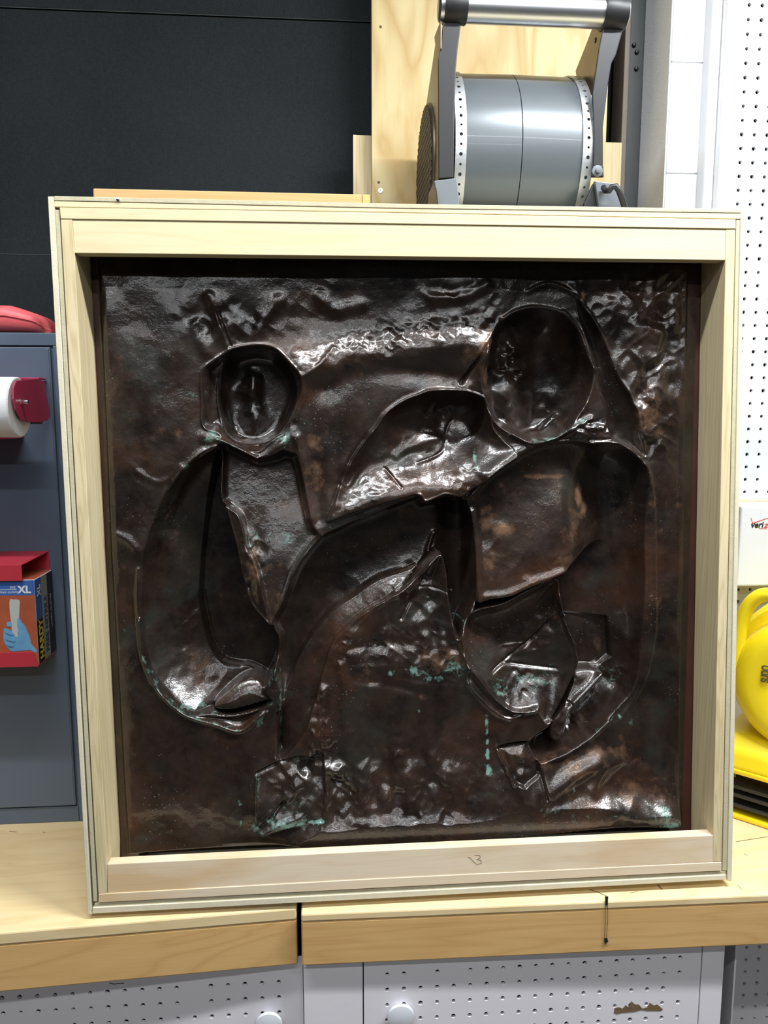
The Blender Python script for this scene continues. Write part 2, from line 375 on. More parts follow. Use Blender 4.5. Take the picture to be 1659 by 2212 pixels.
slab([R0, R1, (1.55,1.446), (X0-.002,1.446), (X0-.002,1.59), (-.0437,1.59)], zt2+.0004, .9, 'top_board', M['bench_top'])
slab([(R0[0],R0[1]+.001), (R1[0],R1[1]+.001), (R1[0],R1[1]+.012), (R0[0],R0[1]+.012)], zb2, zt2, 'apron', M['bench_apron'])
# crack with a dark hole in the right apron
def onfront(px, py): return PY(px, py, 1.0021)
cr = MB()
def thin(path, w, Y, mb=cr):
    pts = [PY(x, y, Y) for x, y in path]
    for a, b in zip(pts[:-1], pts[1:]):
        d = b - a; n = np.array([-d[2], 0, d[0]]); n /= np.linalg.norm(n); n *= w/2
        mb.ext([a-n, b-n, b+n, a+n], (0, .001, 0))
YF = 1.0021
cr.ext([PY(1307,1937,YF), PY(1314,1937,YF), PY(1313,1956,YF), PY(1308,1956,YF)], (0,.0012,0))
thin([(1308,1956),(1308,1985),(1306,2028)], .00025, YF); thin([(1313,1956),(1313,1990),(1310,2030)], .00025, YF)
cr.ext([PY(1305,2028,YF), PY(1312,2027,YF), PY(1314,2034,YF), PY(1307,2040,YF)], (0,.0012,0))
cr.build('crack', M['box_black'], WB, label='dark split with a nail hole')
# scratches on the top surface
sc = MB()
def ztop(path, w):
    pts = [PZ(x, y, .9003) for x, y in path]
    for a, b in zip(pts[:-1], pts[1:]):
        d = b - a; n = np.array([-d[1], d[0], 0]); n /= np.linalg.norm(n); n *= w/2
        sc.ext([a-n, b-n, b+n, a+n], (0, 0, -.0006))
ztop([(1272,1921),(1290,1926),(1302,1932),(1310,1935)], .0016); ztop([(1360,1929),(1378,1925)], .0008)
ztop([(1421,1911),(1426,1917),(1431,1921)], .002); ztop([(1594,1912),(1602,1921)], .0008); ztop([(1607,1845),(1615,1848)], .0008)
ztop([(1590,1818),(1659,1807)], .0014); ztop([(20,1796),(36,1797)], .001); ztop([(92,1797),(98,1798)], .001)
sc.build('scratch', M['chip'], WB, kind='stuff')

# cabinet front below
YR = 1.0216; YL = 1.0395
xl1 = PY(656,2150,YL)[0]; xs1 = PY(785,2150,YR)[0]; xr1 = PY(1511,2150,YR)[0]; xr2 = PY(1559,2150,YR)[0]
dl = thing('cabinet_door', 'white pegboard cabinet door under the left half of the bench', 'door', (-.5, YL, .1))
hL = PY(4,2156,YL)
fill = {(22,1),(24,1),(25,1),(21,1)}
hl = (hL[0], hL[2])
pl = (.0254)*.998
skipL = set([(j, 1) for j in range(-20, 11)]) | {(13,1),(15,1),(17,1),(11,0),(11,1),(11,-1)} | {(k,-2) for k in range(-20,4)} | {(k,2) for k in range(-20,40)}
skipL -= {(12,1),(14,1),(16,1)}
pegboard('pegboard_panel', M['peg'], -1.6, xl1-.0008, .12, zb-.0015, YL, hl, pitch=pl, skip=skipL, parent=dl)
hR = PY(836.5,2105,YR)
dr = thing('cabinet_door', 'white pegboard cabinet door under the right half of the bench, with a torn brown patch', 'door', (.2, YR, .1))
skipR = {(2,0),(4,0),(18,-2)} | {(k,1) for k in range(-3,30)} | {(19,0)}
pegboard('pegboard_panel', M['peg'], xs1+.0008, xr1-.0008, .12, zb2-.0015, YR, (hR[0], hR[2]), skip=skipR, parent=dr)
solo(MB().box((xl1+.0008,YR+.001,.12), (xs1-.0008,YR+.03,zb-.0015)).build('stile', M['peg'], bevel=.001), 'plain white stile between the two pegboard doors', 'stile')
solo(MB().box((xr1+.0008,YR-.001,.12), (xr2,YR+.03,zb2-.0015)).build('stile', M['peg'], bevel=.001), 'white stile at the right of the pegboard doors, beside the dim recess', 'stile')
hF = PY(1586,2049,1.26)
fb = pegboard('inner_pegboard', M['peg'], xr2+.04, 1.55, .12, zb2-.004, 1.26, (hF[0], hF[2]))
fb['label'] = 'shaded pegboard deep in the recess under the right end of the bench'; fb['category'] = 'pegboard'
solo(MB().box((xr2+.036,1.0516,.12),(xr2+.039,1.45,zb2-.003)).build('side_panel', M['peg']), 'narrow white side panel lining the recess under the bench end', 'panel')
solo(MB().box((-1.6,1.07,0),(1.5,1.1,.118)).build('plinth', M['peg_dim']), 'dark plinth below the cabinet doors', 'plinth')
for (kx, ky, par, Y) in ((580,2217,dl,YL), (866,2200,dr,YR)):
    p = PY(kx, ky, Y-.013)
    MB().lathe((p[0],Y-.0005,p[2]), (0,-1,0), [(0,.013),(.003,.013),(.005,.0185),(.008,.0205),(.012,.0195),(.0138,.012),(.014,.0001)], 32).build('knob', M['white_plastic'], par, smooth=True, label='round white knob')
# torn patch and small pencil marks on the doors
pp = [(1326,2188),(1328,2177),(1338,2176),(1345,2179),(1352,2171),(1357,2176),(1364,2163),(1372,2170),(1380,2170),(1388,2179),(1398,2176),(1404,2166),(1412,2172),(1420,2170),(1432,2180),(1428,2184),(1400,2184),(1385,2182),(1370,2186),(1345,2188),(1332,2191)]
MB().ext([PY(x,y,YR-.0005) for x,y in pp], (0,.0004,0)).build('torn_patch', M['chip'], dr, label='brown patch where the white face is torn off')
mk = MB(); thin([(236,2123),(245,2126),(268,2124)], .0012, YL-.0004, mk); mk.build('pencil_line', M['ink_grey'], dl)

# ================================================================ CRATE
CO = np.array([-.349375, 1.020694, CAM[2]-.715326])
EX = np.array([.99999743, 7.43e-5, .00226689]); EY = np.array([3.5686e-5, .99882343, -.04849495]); EZ = np.array([-.00226783, .0484949, .99882086])
def CP(px, py, d=0.): return PL(px, py, CO + EY*d, EY)
def cloc(p): q = p - CO; return np.array([q@EX, q@EY, q@EZ])
crate = thing('crate', 'shallow pale pine crate standing open side out on the workbench around the dark relief', 'crate', CO + EX*.48)
def cp_board(name, quad, d0, d1, mat, bevel=.0007, label=None):
    f = [CP(x, y, d0) for x, y in quad]
    if d0 != 0: pass
    return MB().prism(f, [p + EY*(d1-d0) for p in f]).build(name, mat, crate, bevel=bevel, label=label)
D = .16
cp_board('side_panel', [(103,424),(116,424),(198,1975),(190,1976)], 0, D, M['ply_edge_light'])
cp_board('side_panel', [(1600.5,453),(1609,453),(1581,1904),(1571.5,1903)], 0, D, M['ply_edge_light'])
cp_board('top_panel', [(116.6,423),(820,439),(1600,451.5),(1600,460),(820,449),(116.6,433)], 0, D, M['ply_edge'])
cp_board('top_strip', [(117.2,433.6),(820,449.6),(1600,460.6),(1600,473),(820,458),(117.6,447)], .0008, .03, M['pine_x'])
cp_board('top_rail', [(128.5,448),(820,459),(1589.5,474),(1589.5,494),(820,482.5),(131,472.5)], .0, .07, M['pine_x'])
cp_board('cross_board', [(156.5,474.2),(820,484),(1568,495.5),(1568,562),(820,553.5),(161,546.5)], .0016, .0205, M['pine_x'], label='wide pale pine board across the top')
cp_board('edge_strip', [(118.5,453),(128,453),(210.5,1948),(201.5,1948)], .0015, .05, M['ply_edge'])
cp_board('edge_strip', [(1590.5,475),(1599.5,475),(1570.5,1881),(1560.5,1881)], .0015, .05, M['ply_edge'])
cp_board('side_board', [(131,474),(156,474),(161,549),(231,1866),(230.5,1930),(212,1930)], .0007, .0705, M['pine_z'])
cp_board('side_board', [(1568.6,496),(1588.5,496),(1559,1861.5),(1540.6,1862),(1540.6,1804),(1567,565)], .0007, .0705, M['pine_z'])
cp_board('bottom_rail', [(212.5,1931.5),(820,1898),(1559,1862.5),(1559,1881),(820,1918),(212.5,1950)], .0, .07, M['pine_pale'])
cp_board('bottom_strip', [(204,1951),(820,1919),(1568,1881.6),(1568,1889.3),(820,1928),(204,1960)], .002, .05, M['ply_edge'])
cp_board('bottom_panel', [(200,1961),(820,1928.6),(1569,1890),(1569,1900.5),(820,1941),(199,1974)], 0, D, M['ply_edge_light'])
cp_board('cross_board', [(231.5,1867),(820,1838),(1540.4,1804.5),(1540.4,1862),(820,1897.4),(232,1930.6)], .0012, .0200, M['pine_pale'], label='wide pinkish pine board across the bottom')
bq = [CP(x, y) + EY*D for x, y in [(112,434),(1602,460),(1572,1893),(200,1964)]]
MB().prism(bq, [p + EY*.004 for p in bq]).build('back_panel', M['dark_wood'], crate, bevel=.0005)
# pencil mark on the bottom board
pm = MB()
def cpath(path, w, d, mb):
    pts = [CP(x, y, d) for x, y in path]
    for a, b in zip(pts[:-1], pts[1:]):
        dd = b - a; n = np.cross(dd, EY); n /= np.linalg.norm(n); n *= w/2
        mb.ext([a-n, b-n, b+n, a+n], EY*.0006)
cpath([(1010,1851),(1016,1853),(1024,1862),(1029,1865)], .0009, .0008, pm); cpath([(1026,1847),(1036,1847),(1038,1852),(1030,1856),(1039,1858),(1040,1864),(1028,1868)], .0009, .0008, pm)
pm.build('pencil_mark', M['pencil'], crate)
nl = CP(255,431,-.0008)
MB().lathe(nl, -EY, [(-.002,.0022),(.001,.0022),(.0018,.0001)], 12).build('nail', M['chrome'], crate, label='shiny nail head')
# red-brown backing rails behind the relief edges
def rail(quad, d0, d1):
    f = [CP(x, y, d0) for x, y in quad]
    return MB().prism(f, [p + EY*(d1-d0) for p in f]).build('backing_rail', M['backing'], crate, bevel=.001)
rail([(160,540),(216,540),(286,1800),(282,1868),(240,1868)], .0715, .085)
rail([(1486,555),(1540,555),(1515,1802),(1466,1806)], .0715, .085)
rail([(217,535),(1485,545),(1485,575),(217,565)], .0715, .085)

# ================================================================ RELIEF SHEET
DS = .060
NU, NV = 900, 900
_u = np.linspace(.0262, .9180, NU); _v = np.linspace(.940, .036, NV)
U, V = np.meshgrid(np.linspace(0, 1, NU), _v)
def _edge(pa, pb):
    a, b = cloc(CP(*pa)), cloc(CP(*pb)); return a[0] + (b[0]-a[0])*(V-a[2])/(b[2]-a[2])
_ul = np.maximum(_edge((161,549), (231,1866)) + .0007, .0262); _ur = np.minimum(_edge((1567,565), (1540.6,1804)) - .0007, .9180)
U = _ul + (_ur-_ul)*U
_w = CO[None, None, :] + EX * U[..., None] + EZ * V[..., None] + EY * DS
_c = (_w - CAM) @ BAS
X = (CX + F * _c[..., 0] / _c[..., 2]).astype(np.float32); Y = (CY + F * _c[..., 1] / _c[..., 2]).astype(np.float32)
H = np.zeros_like(X)
def noise(sx, seed, sy=None, ang=0.):
    sy = sy or sx; r = np.random.RandomState(seed)
    ca, sa = cos(ang), sin(ang)
    A = (X*ca + Y*sa)/sx + 40.; B = (-X*sa + Y*ca)/sy + 150./1
    B = B + 20
    g = r.uniform(-1, 1, (512, 512)).astype(np.float32)
    ia = np.floor(A).astype(int); ib = np.floor(B).astype(int); fa = A-ia; fb = B-ib
    fa = fa*fa*fa*(fa*(fa*6-15)+10); fb = fb*fb*fb*(fb*(fb*6-15)+10)
    G = lambda i, j: g[i % 512, j % 512]
    return (G(ia,ib)*(1-fa)+G(ia+1,ib)*fa)*(1-fb) + (G(ia,ib+1)*(1-fa)+G(ia+1,ib+1)*fa)*fb
def smooth(pts, closed=False, n=5):
    P = [np.array(p, float) for p in pts]; out = []; L = len(P)
    rng = range(L) if closed else range(L-1)
    for i in rng:
        p0 = P[(i-1) % L] if closed or i > 0 else P[0]; p1 = P[i]; p2 = P[(i+1) % L]; p3 = P[(i+2) % L] if closed or i+2 < L else P[-1]
        for k in range(n):
            t = k/n; out.append(.5*((2*p1)+(-p0+p2)*t+(2*p0-5*p1+4*p2-p3)*t*t+(-p0+3*p1-3*p2+p3)*t**3))
    if not closed: out.append(P[-1])
    return out
def bbox(pts, m):
    a = np.array(pts); x0, y0 = a.min(0) - m; x1, y1 = a.max(0) + m
    rows = np.where((Y.max(1) > y0) & (Y.min(1) < y1))[0]; cols = np.where((X.max(0) > x0) & (X.min(0) < x1))[0]
    return slice(rows[0], rows[-1]+1), slice(cols[0], cols[-1]+1)
def ldist(pts, x, y, closed=False):
    d = np.full(x.shape, 1e9, np.float32); n = len(pts)
    for i in range(n if closed else n-1):
        ax, ay = pts[i]; bx, by = pts[(i+1) % n]; dx, dy = bx-ax, by-ay; l2 = dx*dx+dy*dy + 1e-9
        t = np.clip(((x-ax)*dx + (y-ay)*dy)/l2, 0, 1)
        d = np.minimum(d, (x-ax-t*dx)**2 + (y-ay-t*dy)**2)
    return np.sqrt(d)
def inside(pts, x, y):
    r = np.zeros(x.shape, bool); n = len(pts)
    for i in range(n):
        ax, ay = pts[i]; bx, by = pts[(i+1) % n]
        if ay == by: continue
        c = ((ay > y) != (by > y)) & (x < (bx-ax)*(y-ay)/(by-ay) + ax); r ^= c
    return r
def sdist(pts, m=60):
    s = bbox(pts, m); x, y = X[s], Y[s]
    d = ldist(pts, x, y, True); return s, np.where(inside(pts, x, y), d, -d)
def ridge(pts, h, w, sm=True, taper=True):
    """raised (h>0) or engraved (h<0) line, gaussian section"""
    p = smooth(pts) if sm and len(pts) > 2 else pts
    s = bbox(p, 3*w); x, y = X[s], Y[s]
    hh = h * np.exp(-(ldist(p, x, y)/w)**2)
    H[s] += hh
def dent(x0, y0, rx, ry, h, ang=0.):
    ca, sa = cos(radians(ang)), sin(radians(ang))
    s = bbox([(x0-2.5*max(rx,ry), y0-2.5*max(rx,ry)), (x0+2.5*max(rx,ry), y0+2.5*max(rx,ry))], 1); x, y = X[s]-x0, Y[s]-y0
    a = (x*ca+y*sa)/rx; b = (-x*sa+y*ca)/ry
    H[s] += h*np.exp(-(a*a+b*b))
def lumps(x0, y0, rx, ry, amp, sc, seed, ang=0., sy=None, rot=0.):
    ca, sa = cos(radians(ang)), sin(radians(ang)); R = 2.3*max(rx, ry)
    x, y = X-x0, Y-y0; a = (x*ca+y*sa)/rx; b = (-x*sa+y*ca)/ry
    m = np.exp(-(a*a+b*b)**1.5)
    n = noise(sc, seed, sy, radians(rot)) + .30*(1-2*np.abs(noise(sc*.8, seed+1, (sy or sc)*.8, radians(rot+35)))) + .12*noise(sc*.4, seed+2)
    H[...] += amp*m*n
def region(poly, f, sm=False, lip=0., lipw=4., soft=2.0):
    """replace the sheet inside poly by f(sd, x, y); soft px wide wall"""
    p = smooth(poly, True) if sm else poly
    s, d = sdist(p); x, y = X[s], Y[s]
    h = f(np.maximum(d, 0), x, y)
    k = np.clip(d/soft + .5, 0, 1); k = k*k*(3-2*k)
    H[s] = H[s]*(1-k) + h*k
    if lip: H[s] += lip*np.exp(-(d/lipw)**2)
E_ = lambda d, w: 1-np.exp(-d/w)

# --- open ground: softly beaten sheet
H += .0050*noise(170, 1) + .0015*noise(75, 2) + .0003*noise(26, 3)
lumps(1405, 740, 75, 170, .0065, 30, 11, sy=42, rot=15)
lumps(1385, 930, 60, 120, .0042, 26, 13)
lumps(1300, 655, 80, 50, .0022, 30, 15)
lumps(860, 735, 190, 42, .0030, 20, 17, ang=-12)
lumps(470, 700, 90, 60, .0028, 34, 19)
lumps(640, 680, 160, 60, .0022, 46, 21, ang=-20)
lumps(1000, 640, 120, 30, .0018, 26, 23)
lumps(1060, 770, 60, 110, .0018, 22, 25)
lumps(330, 1270, 60, 380, .0011, 30, 27)
lumps(450, 1680, 200, 110, .0015, 60, 29)
lumps(900, 1690, 220, 90, .0011, 24, 31)
lumps(1300, 1720, 180, 70, .0030, 50, 33, ang=-10)
lumps(1420, 1300, 50, 300, .0008, 30, 35)
ridge([(660,800),(760,778),(860,760),(960,745),(1040,760)], .013, 38)
ridge([(700,835),(780,800),(900,800),(985,812)], -.006, 26)
ridge([(452,640),(475,690),(492,735),(500,752)], .0045, 12); ridge([(470,672),(480,700),(498,748)], -.0035, 3.5)
ridge([(425,700),(436,735),(445,760)], .003, 14); ridge([(560,700),(575,680),(600,650)], .003, 16)
ridge([(690,640),(720,665),(780,655)], .0035, 15); ridge([(930,640),(990,645),(1050,615)], .003, 12)
ridge([(655,815),(672,805),(690,790),(706,770),(720,752)], .002, 5)
ridge([(300,1020),(335,1040),(362,1036),(392,1010)], .0015, 7)
ridge([(240,1150),(275,1165),(300,1190)], .0020, 9)
ridge([(1259,652),(1290,706),(1312,757),(1326,800),(1351,844),(1370,887),(1380,930)], .0030, 5)
ridge([(1240,610),(1256,650)], .002, 8); ridge([(1140,630),(1190,612),(1255,640)], .0018, 5)
ridge([(1400,1022),(1413,1100),(1414,1325),(1408,1398),(1395,1466),(1368,1520),(1330,1565)], .0014, 4)
# lower ground: rolled bulge along the foot of the sheet
ridge([(300,1838),(480,1822),(700,1806)], .0040, 22)
dent(885, 1797, 190, 32, .0265, -2); dent(720, 1806, 60, 20, .008, -3); dent(1050, 1792, 70, 18, .008)
lumps(880, 1772, 170, 26, .0006, 18, 35, sy=10)
ridge([(720,1800),(900,1795),(1060,1790)], .020, 130); ridge([(1150,1790),(1300,1780),(1450,1770)], .017, 110)
lumps(860, 1680, 170, 90, .0048, 26, 36, sy=44); lumps(735, 1680, 32, 70, .0050, 26, 37)
ridge([(760,1760),(900,1765),(1000,1785)], .0022, 9); ridge([(1100,1788),(1260,1776),(1420,1770),(1462,1765)], .0075, 26)
ridge([(1200,1747),(1250,1740),(1330,1738),(1430,1754)], .0165, 24); ridge([(1140,1735),(1160,1700),(1175,1660)], .004, 16)
ridge([(1275,1700),(1300,1665),(1345,1640)], .0055, 14); ridge([(1180,1700),(1230,1670),(1290,1640)], .011, 20); ridge([(1240,1660),(1290,1650),(1340,1620)], .0025, 14)
ridge([(700,1630),(703,1720),(690,1800)], .0025, 7); ridge([(718,1700),(722,1760)], -.0022, 7)

# --- strip behind the right head (dark, sunk)
strip = smooth([(1243,640),(1262,660),(1290,706),(1312,757),(1326,800),(1351,844),(1372,890),(1384,945),(1396,985),(1370,975),(1330,955),(1318,945),(1308,900),(1290,830),(1283,790),(1268,735),(1252,690)], True)
region(strip, lambda d, x, y: -.016*E_(d, 9) - .00003*(y-650)*0 + .0009*noise(30, 41)[bbox(strip, 60)], soft=4)

# --- recess of the reaching arm between the figures
armp = smooth([(735,1046),(751,1010),(769,977),(793,944),(811,923),(835,890),(871,865),(901,853),(931,843),(989,842),(1030,850),(1050,865),(1060,900),(1066,926),(1085,950),(1108,972),(1108,996),(1060,1028),(1010,1064),(995,1074),(962,1068),(940,1076),(916,1083),(901,1069),(859,1079),(811,1092),(751,1111),(712,1126),(706,1120),(724,1079)], True)
lowarm = [(706,1124),(751,1111),(811,1092),(859,1079),(905,1068),(962,1068),(1010,1062),(1060,1026),(1108,990),(1140,965)]
def f_arm(d, x, y):
    dl_ = ldist(lowarm, x, y)
    top = E_(d, 16); deep = .020 + .028*np.exp(-(((x-1000)/95)**2 + ((y-900)/70)**2))
    low = np.clip(dl_/95, 0, 1); low = low*low*(3-2*low)
    return .010 - (.010+deep)*np.maximum(low, .0)*np.minimum(top*1.0, 1)
region(armp, f_arm, soft=3.5)
lumps(880, 985, 110, 40, .0026, 34, 51, ang=-25); lumps(960, 880, 60, 45, .0030, 24, 53)
lumps(1010, 1040, 75, 35, .0024, 22, 55); lumps(790, 1075, 90, 22, .0014, 34, 57, ang=-20, sy=14, rot=-20)
lumps(760, 1040, 40, 60, .0022, 24, 59)
ridge([(833,1012),(850,1033),(865,1052)], -.0025, 3); ridge([(735,1046),(724,1079),(708,1122)], -.003, 4); ridge([(793,944),(770,980),(735,1046)], -.003, 6)
ridge([(905,1000),(960,975),(975,925),(990,900)], -.002, 3); ridge([(860,985),(900,960),(950,945)], .0025, 9)
ridge([(640,945),(650,990),(657,1050),(672,1120)], .0045, 9)
ridge([(690,1000),(683,1060),(690,1120)], -.004, 16)
ridge([(989,842),(931,841),(901,853),(871,865),(835,890),(811,923),(793,944)], .0022, 4)

# --- heads
headR = smooth([(1048,865),(1039,822),(1048,775),(1058,735),(1084,695),(1109,676),(1145,665),(1181,667),(1218,679),(1247,714),(1261,753),(1277,793),(1277,829),(1266,865),(1254,887),(1232,916),(1203,941),(1167,952),(1138,954),(1105,938),(1077,920),(1058,894)], True)
def f_headR(d, x, y):
    h = -.062*E_(d, 28 - 16*np.clip((y-840)/60, 0, 1))
    # brow, nose and cheek masses push forward on the left half; the right half falls back
    h += .024*np.exp(-(((x-1118)/38)**2 + ((y-742)/30)**2)) + .020*np.exp(-(((x-1110)/34)**2 + ((y-850)/62)**2))
    h += .008*np.exp(-(((x-1135)/26)**2 + ((y-780)/22)**2))
    h -= .010/(1+np.exp(-(x-1165-(y-800)*-.08)/9))
    return h
region(headR, f_headR, lip=.003, lipw=5, soft=4)
lumps(1118, 775, 42, 42, .0065, 22, 61); lumps(1120, 870, 60, 60, .0020, 34, 63); lumps(1220, 860, 40, 80, .0014, 26, 64)
ridge([(1070,795),(1100,793),(1140,800)], -.005, 6); ridge([(1095,720),(1125,708),(1160,725)], .0035, 9)
ridge([(997,826),(1030,780),(1058,735),(1084,695)], -.008, 3.5); ridge([(1010,840),(1036,800),(1064,740)], .0045, 14)
ridge([(1105,938),(1138,956),(1167,955),(1203,943),(1240,922),(1275,905)], .0075, 6)
ridge([(1200,935),(1235,905),(1262,870)], .004, 5); ridge([(1190,925),(1225,890)], .003, 4)
ridge([(1218,672),(1247,706),(1268,760),(1285,800)], .003, 4); ridge([(1261,753),(1275,775),(1283,790)], -.004, 3)
dent(1270, 935, 44, 18, .011, 8); lumps(1270, 930, 50, 22, .0040, 13, 65)
ridge([(1050,1030),(1085,1000),(1120,978),(1165,958)], .009, 15)
headL = smooth([(502,753),(540,745),(576,746),(601,757),(630,790),(648,815),(650,847),(639,876),(629,905),(623,929),(598,945),(576,960),(556,975),(518,966),(486,950),(471,934),(440,920),(437,866),(435,829),(440,797),(460,779)], True)
region(headL, lambda d, x, y: -.036*E_(d, 9), lip=.002, lipw=4, soft=4)
faceL = smooth([(500,760),(540,750),(576,752),(600,764),(628,800),(640,835),(636,870),(622,905),(600,935),(565,955),(530,957),(497,945),(475,912),(466,870),(466,825),(478,785)], True)
def f_faceL(d, x, y):
    h = -.040 - .032*E_(d, 9)
    h += .014*np.exp(-(((x-540)/30)**2 + ((y-905)/36)**2)) + .011*np.exp(-(((x-538)/18)**2 + ((y-830)/42)**2))
    h += .006*np.exp(-(((x-515)/20)**2 + ((y-838)/12)**2))
    return h
region(faceL, f_faceL, lip=.004, lipw=4, soft=4)
lumps(540, 900, 34, 36, .0016, 22, 71)
ridge([(500,925),(520,935),(545,930)], .0015, 7); ridge([(535,800),(540,840),(548,860)], .0014, 7)
ridge([(650,812),(655,850),(645,885),(640,905)], .003, 6)

# --- left figure: torso
torL = [(471,960),(486,957),(518,973),(556,991),(590,984),(612,972),(640,981),(648,1007),(655,1040),(659,1064),(670,1122),(677,1140),(694,1160),(658,1200),(632,1239),(621,1268),(603,1312),(585,1351),(560,1290),(530,1200),(505,1130),(486,1095),(473,1084),(471,1048)]
def f_torL(d, x, y):
    t = np.clip((y-950)/400, 0, 1)
    h = -.042*E_(d, 4)*(1-.92*t*t*(3-2*t))
    return h + .0015*noise(60, 81)[bbox(torL, 60)]
region(torL, f_torL, soft=3)
flap = smooth([(486,1093),(505,1100),(520,1115),(530,1150),(534,1180),(556,1225),(572,1290),(584,1349),(565,1335),(542,1308),(527,1265),(513,1196),(498,1138)], True)
region(flap, lambda d, x, y: .004 + .00022*(x-(486+(y-1093)*.31)) + .0, soft=3)
lumps(545, 1240, 30, 95, .0048, 24, 83, sy=34, rot=-15); ridge([(486,1093),(498,1138),(513,1196),(527,1265),(542,1308),(583,1350)], .004, 4)
ridge([(471,950),(486,955),(518,971),(556,990)], .0075, 4.5)
ridge([(556,990),(590,975),(620,945),(632,930)], .003, 8); dent(610, 962, 26, 14, .006, -35)
dent(450, 945, 18, 12, .004); ridge([(440,975),(405,1005),(380,1035)], .0030, 7)

# --- left figure: long crescent back and hanging arm
cres = smooth([(466,966),(431,984),(402,1011),(381,1037),(359,1066),(345,1095),(328,1142),(314,1185),(305,1239),(303,1294),(301,1348),(303,1390),(312,1431),(330,1471),(356,1501),(385,1529),(412,1544),(450,1540),(480,1541),(520,1533),(560,1524),(583,1518),(567,1492),(590,1450),(603,1400),(583,1352),(542,1309),(527,1265),(513,1196),(498,1138),(486,1095),(473,1084),(471,1048),(471,980)], True, 3)
crL = smooth([(466,966),(402,1011),(345,1095),(314,1185),(303,1294),(303,1390),(330,1471),(385,1529),(412,1546)])
def f_cres(d, x, y):
    dO = ldist(crL, x, y)
    t = np.clip((y-980)/330, 0, 1)
    h = -(.040 + .034*t)*E_(dO, 16 + 62*np.clip((y-1150)/200, 0, 1))
    return h
region(cres, f_cres, soft=3.5)
darkL = smooth([(471,972),(471,1048),(474,1086),(486,1097),(498,1138),(513,1196),(527,1265),(542,1308),(582,1353),(600,1400),(588,1450),(572,1480),(556,1473),(530,1462),(509,1459),(470,1449),(444,1413),(430,1362),(419,1297),(424,1200),(436,1100),(452,1020)], True, 3)
region(darkL, lambda d, x, y: -.080 + 0*d, soft=6)
lumps(400, 1350, 26, 60, .0036, 26, 91, ang=15, sy=50, rot=10); lumps(480, 1490, 60, 26, .0028, 30, 93); lumps(370, 1450, 50, 60, .0016, 26, 95)
ridge([(419,1297),(430,1362),(444,1413),(470,1449),(509,1460)], -.005, 4)
hand = smooth([(459,1530),(500,1490),(530,1474),(556,1475),(575,1500),(584,1519),(540,1530),(500,1540)], True)
region(hand, lambda d, x, y: -.022 + .010*E_(d, 12) + .00022*(y-1480), soft=4)
slit = smooth([(470,1541),(500,1537),(540,1529),(583,1519),(560,1532),(520,1543),(490,1546)], True)
region(slit, lambda d, x, y: -.045+0*d, soft=2.5)
lipL = smooth([(412,1546),(440,1546),(470,1547),(520,1544),(556,1534),(584,1520),(582,1535),(556,1549),(519,1577),(466,1562)], True)
region(lipL, lambda d, x, y: .001 - .012*E_(d, 9) + .00008*(y-1545), soft=3)
ridge([(301,1340),(304,1390),(314,1431),(330,1468),(354,1499),(383,1528),(412,1546),(466,1562),(519,1578),(556,1549),(582,1524)], .0060, 4.5)
ridge([(466,966),(431,984),(402,1011),(375,1046)], .002, 5); ridge([(300,1230),(297,1290),(300,1350)], .003, 5)

# --- the long thigh and shin
thigh = smooth([(694,1160),(731,1141),(767,1125),(803,1112),(857,1088),(904,1073),(915,1086),(940,1081),(962,1076),(998,1080),(1012,1092),(1022,1130),(1028,1181),(1028,1253),(1024,1300),(1004,1345),(985,1380),(940,1300),(850,1286),(790,1320),(724,1380),(702,1434),(687,1488),(672,1540),(658,1579),(630,1620),(604,1640),(604,1600),(608,1535),(600,1500),(596,1440),(600,1390),(586,1354),(608,1307),(637,1235),(658,1202)], True, 4)
mid = smooth([(905,1230),(883,1237),(821,1257),(767,1293),(724,1322),(687,1362),(651,1416),(626,1474),(608,1535),(602,1579),(604,1636)])
topth = smooth([(586,1354),(608,1307),(637,1235),(658,1202),(694,1160),(731,1141),(803,1112),(857,1088),(904,1073),(962,1076),(1000,1078)])
def f_thigh(d, x, y):
    dt = ldist(topth, x, y)
    h = -.044*E_(d, 4) - .010*np.exp(-((dt-90)/60)**2)
    col = 1/(1+np.exp(-(x-968)/8)); h = h*(1-col) - .072*col*E_(np.maximum(1026-x, 0)+3, 5)
    return h
region(thigh, f_thigh, soft=3.5)
# shin plane steps down across the middle crease
shin = smooth([(905,1230),(883,1237),(821,1257),(767,1293),(724,1322),(687,1362),(651,1416),(626,1474),(608,1535),(602,1579),(604,1636),(630,1620),(658,1579),(672,1540),(687,1488),(702,1434),(724,1380),(790,1320),(850,1286)], True, 3)
def f_shin(d, x, y):
    dm = ldist(mid, x, y); return -.030 + .018*E_(dm, 22)
region(shin, f_shin, soft=3)
ridge([(883,1237),(821,1257),(767,1293),(724,1322),(687,1362),(651,1416),(626,1474),(608,1535)], .0030, 6)
ridge([(602,1540),(601,1579),(603,1636)], -.009, 4)
lumps(720, 1250, 120, 60, .0014, 40, 101, ang=-40)
ridge([(904,1070),(915,1084),(940,1079),(962,1070),(985,1076)], .0055, 4)

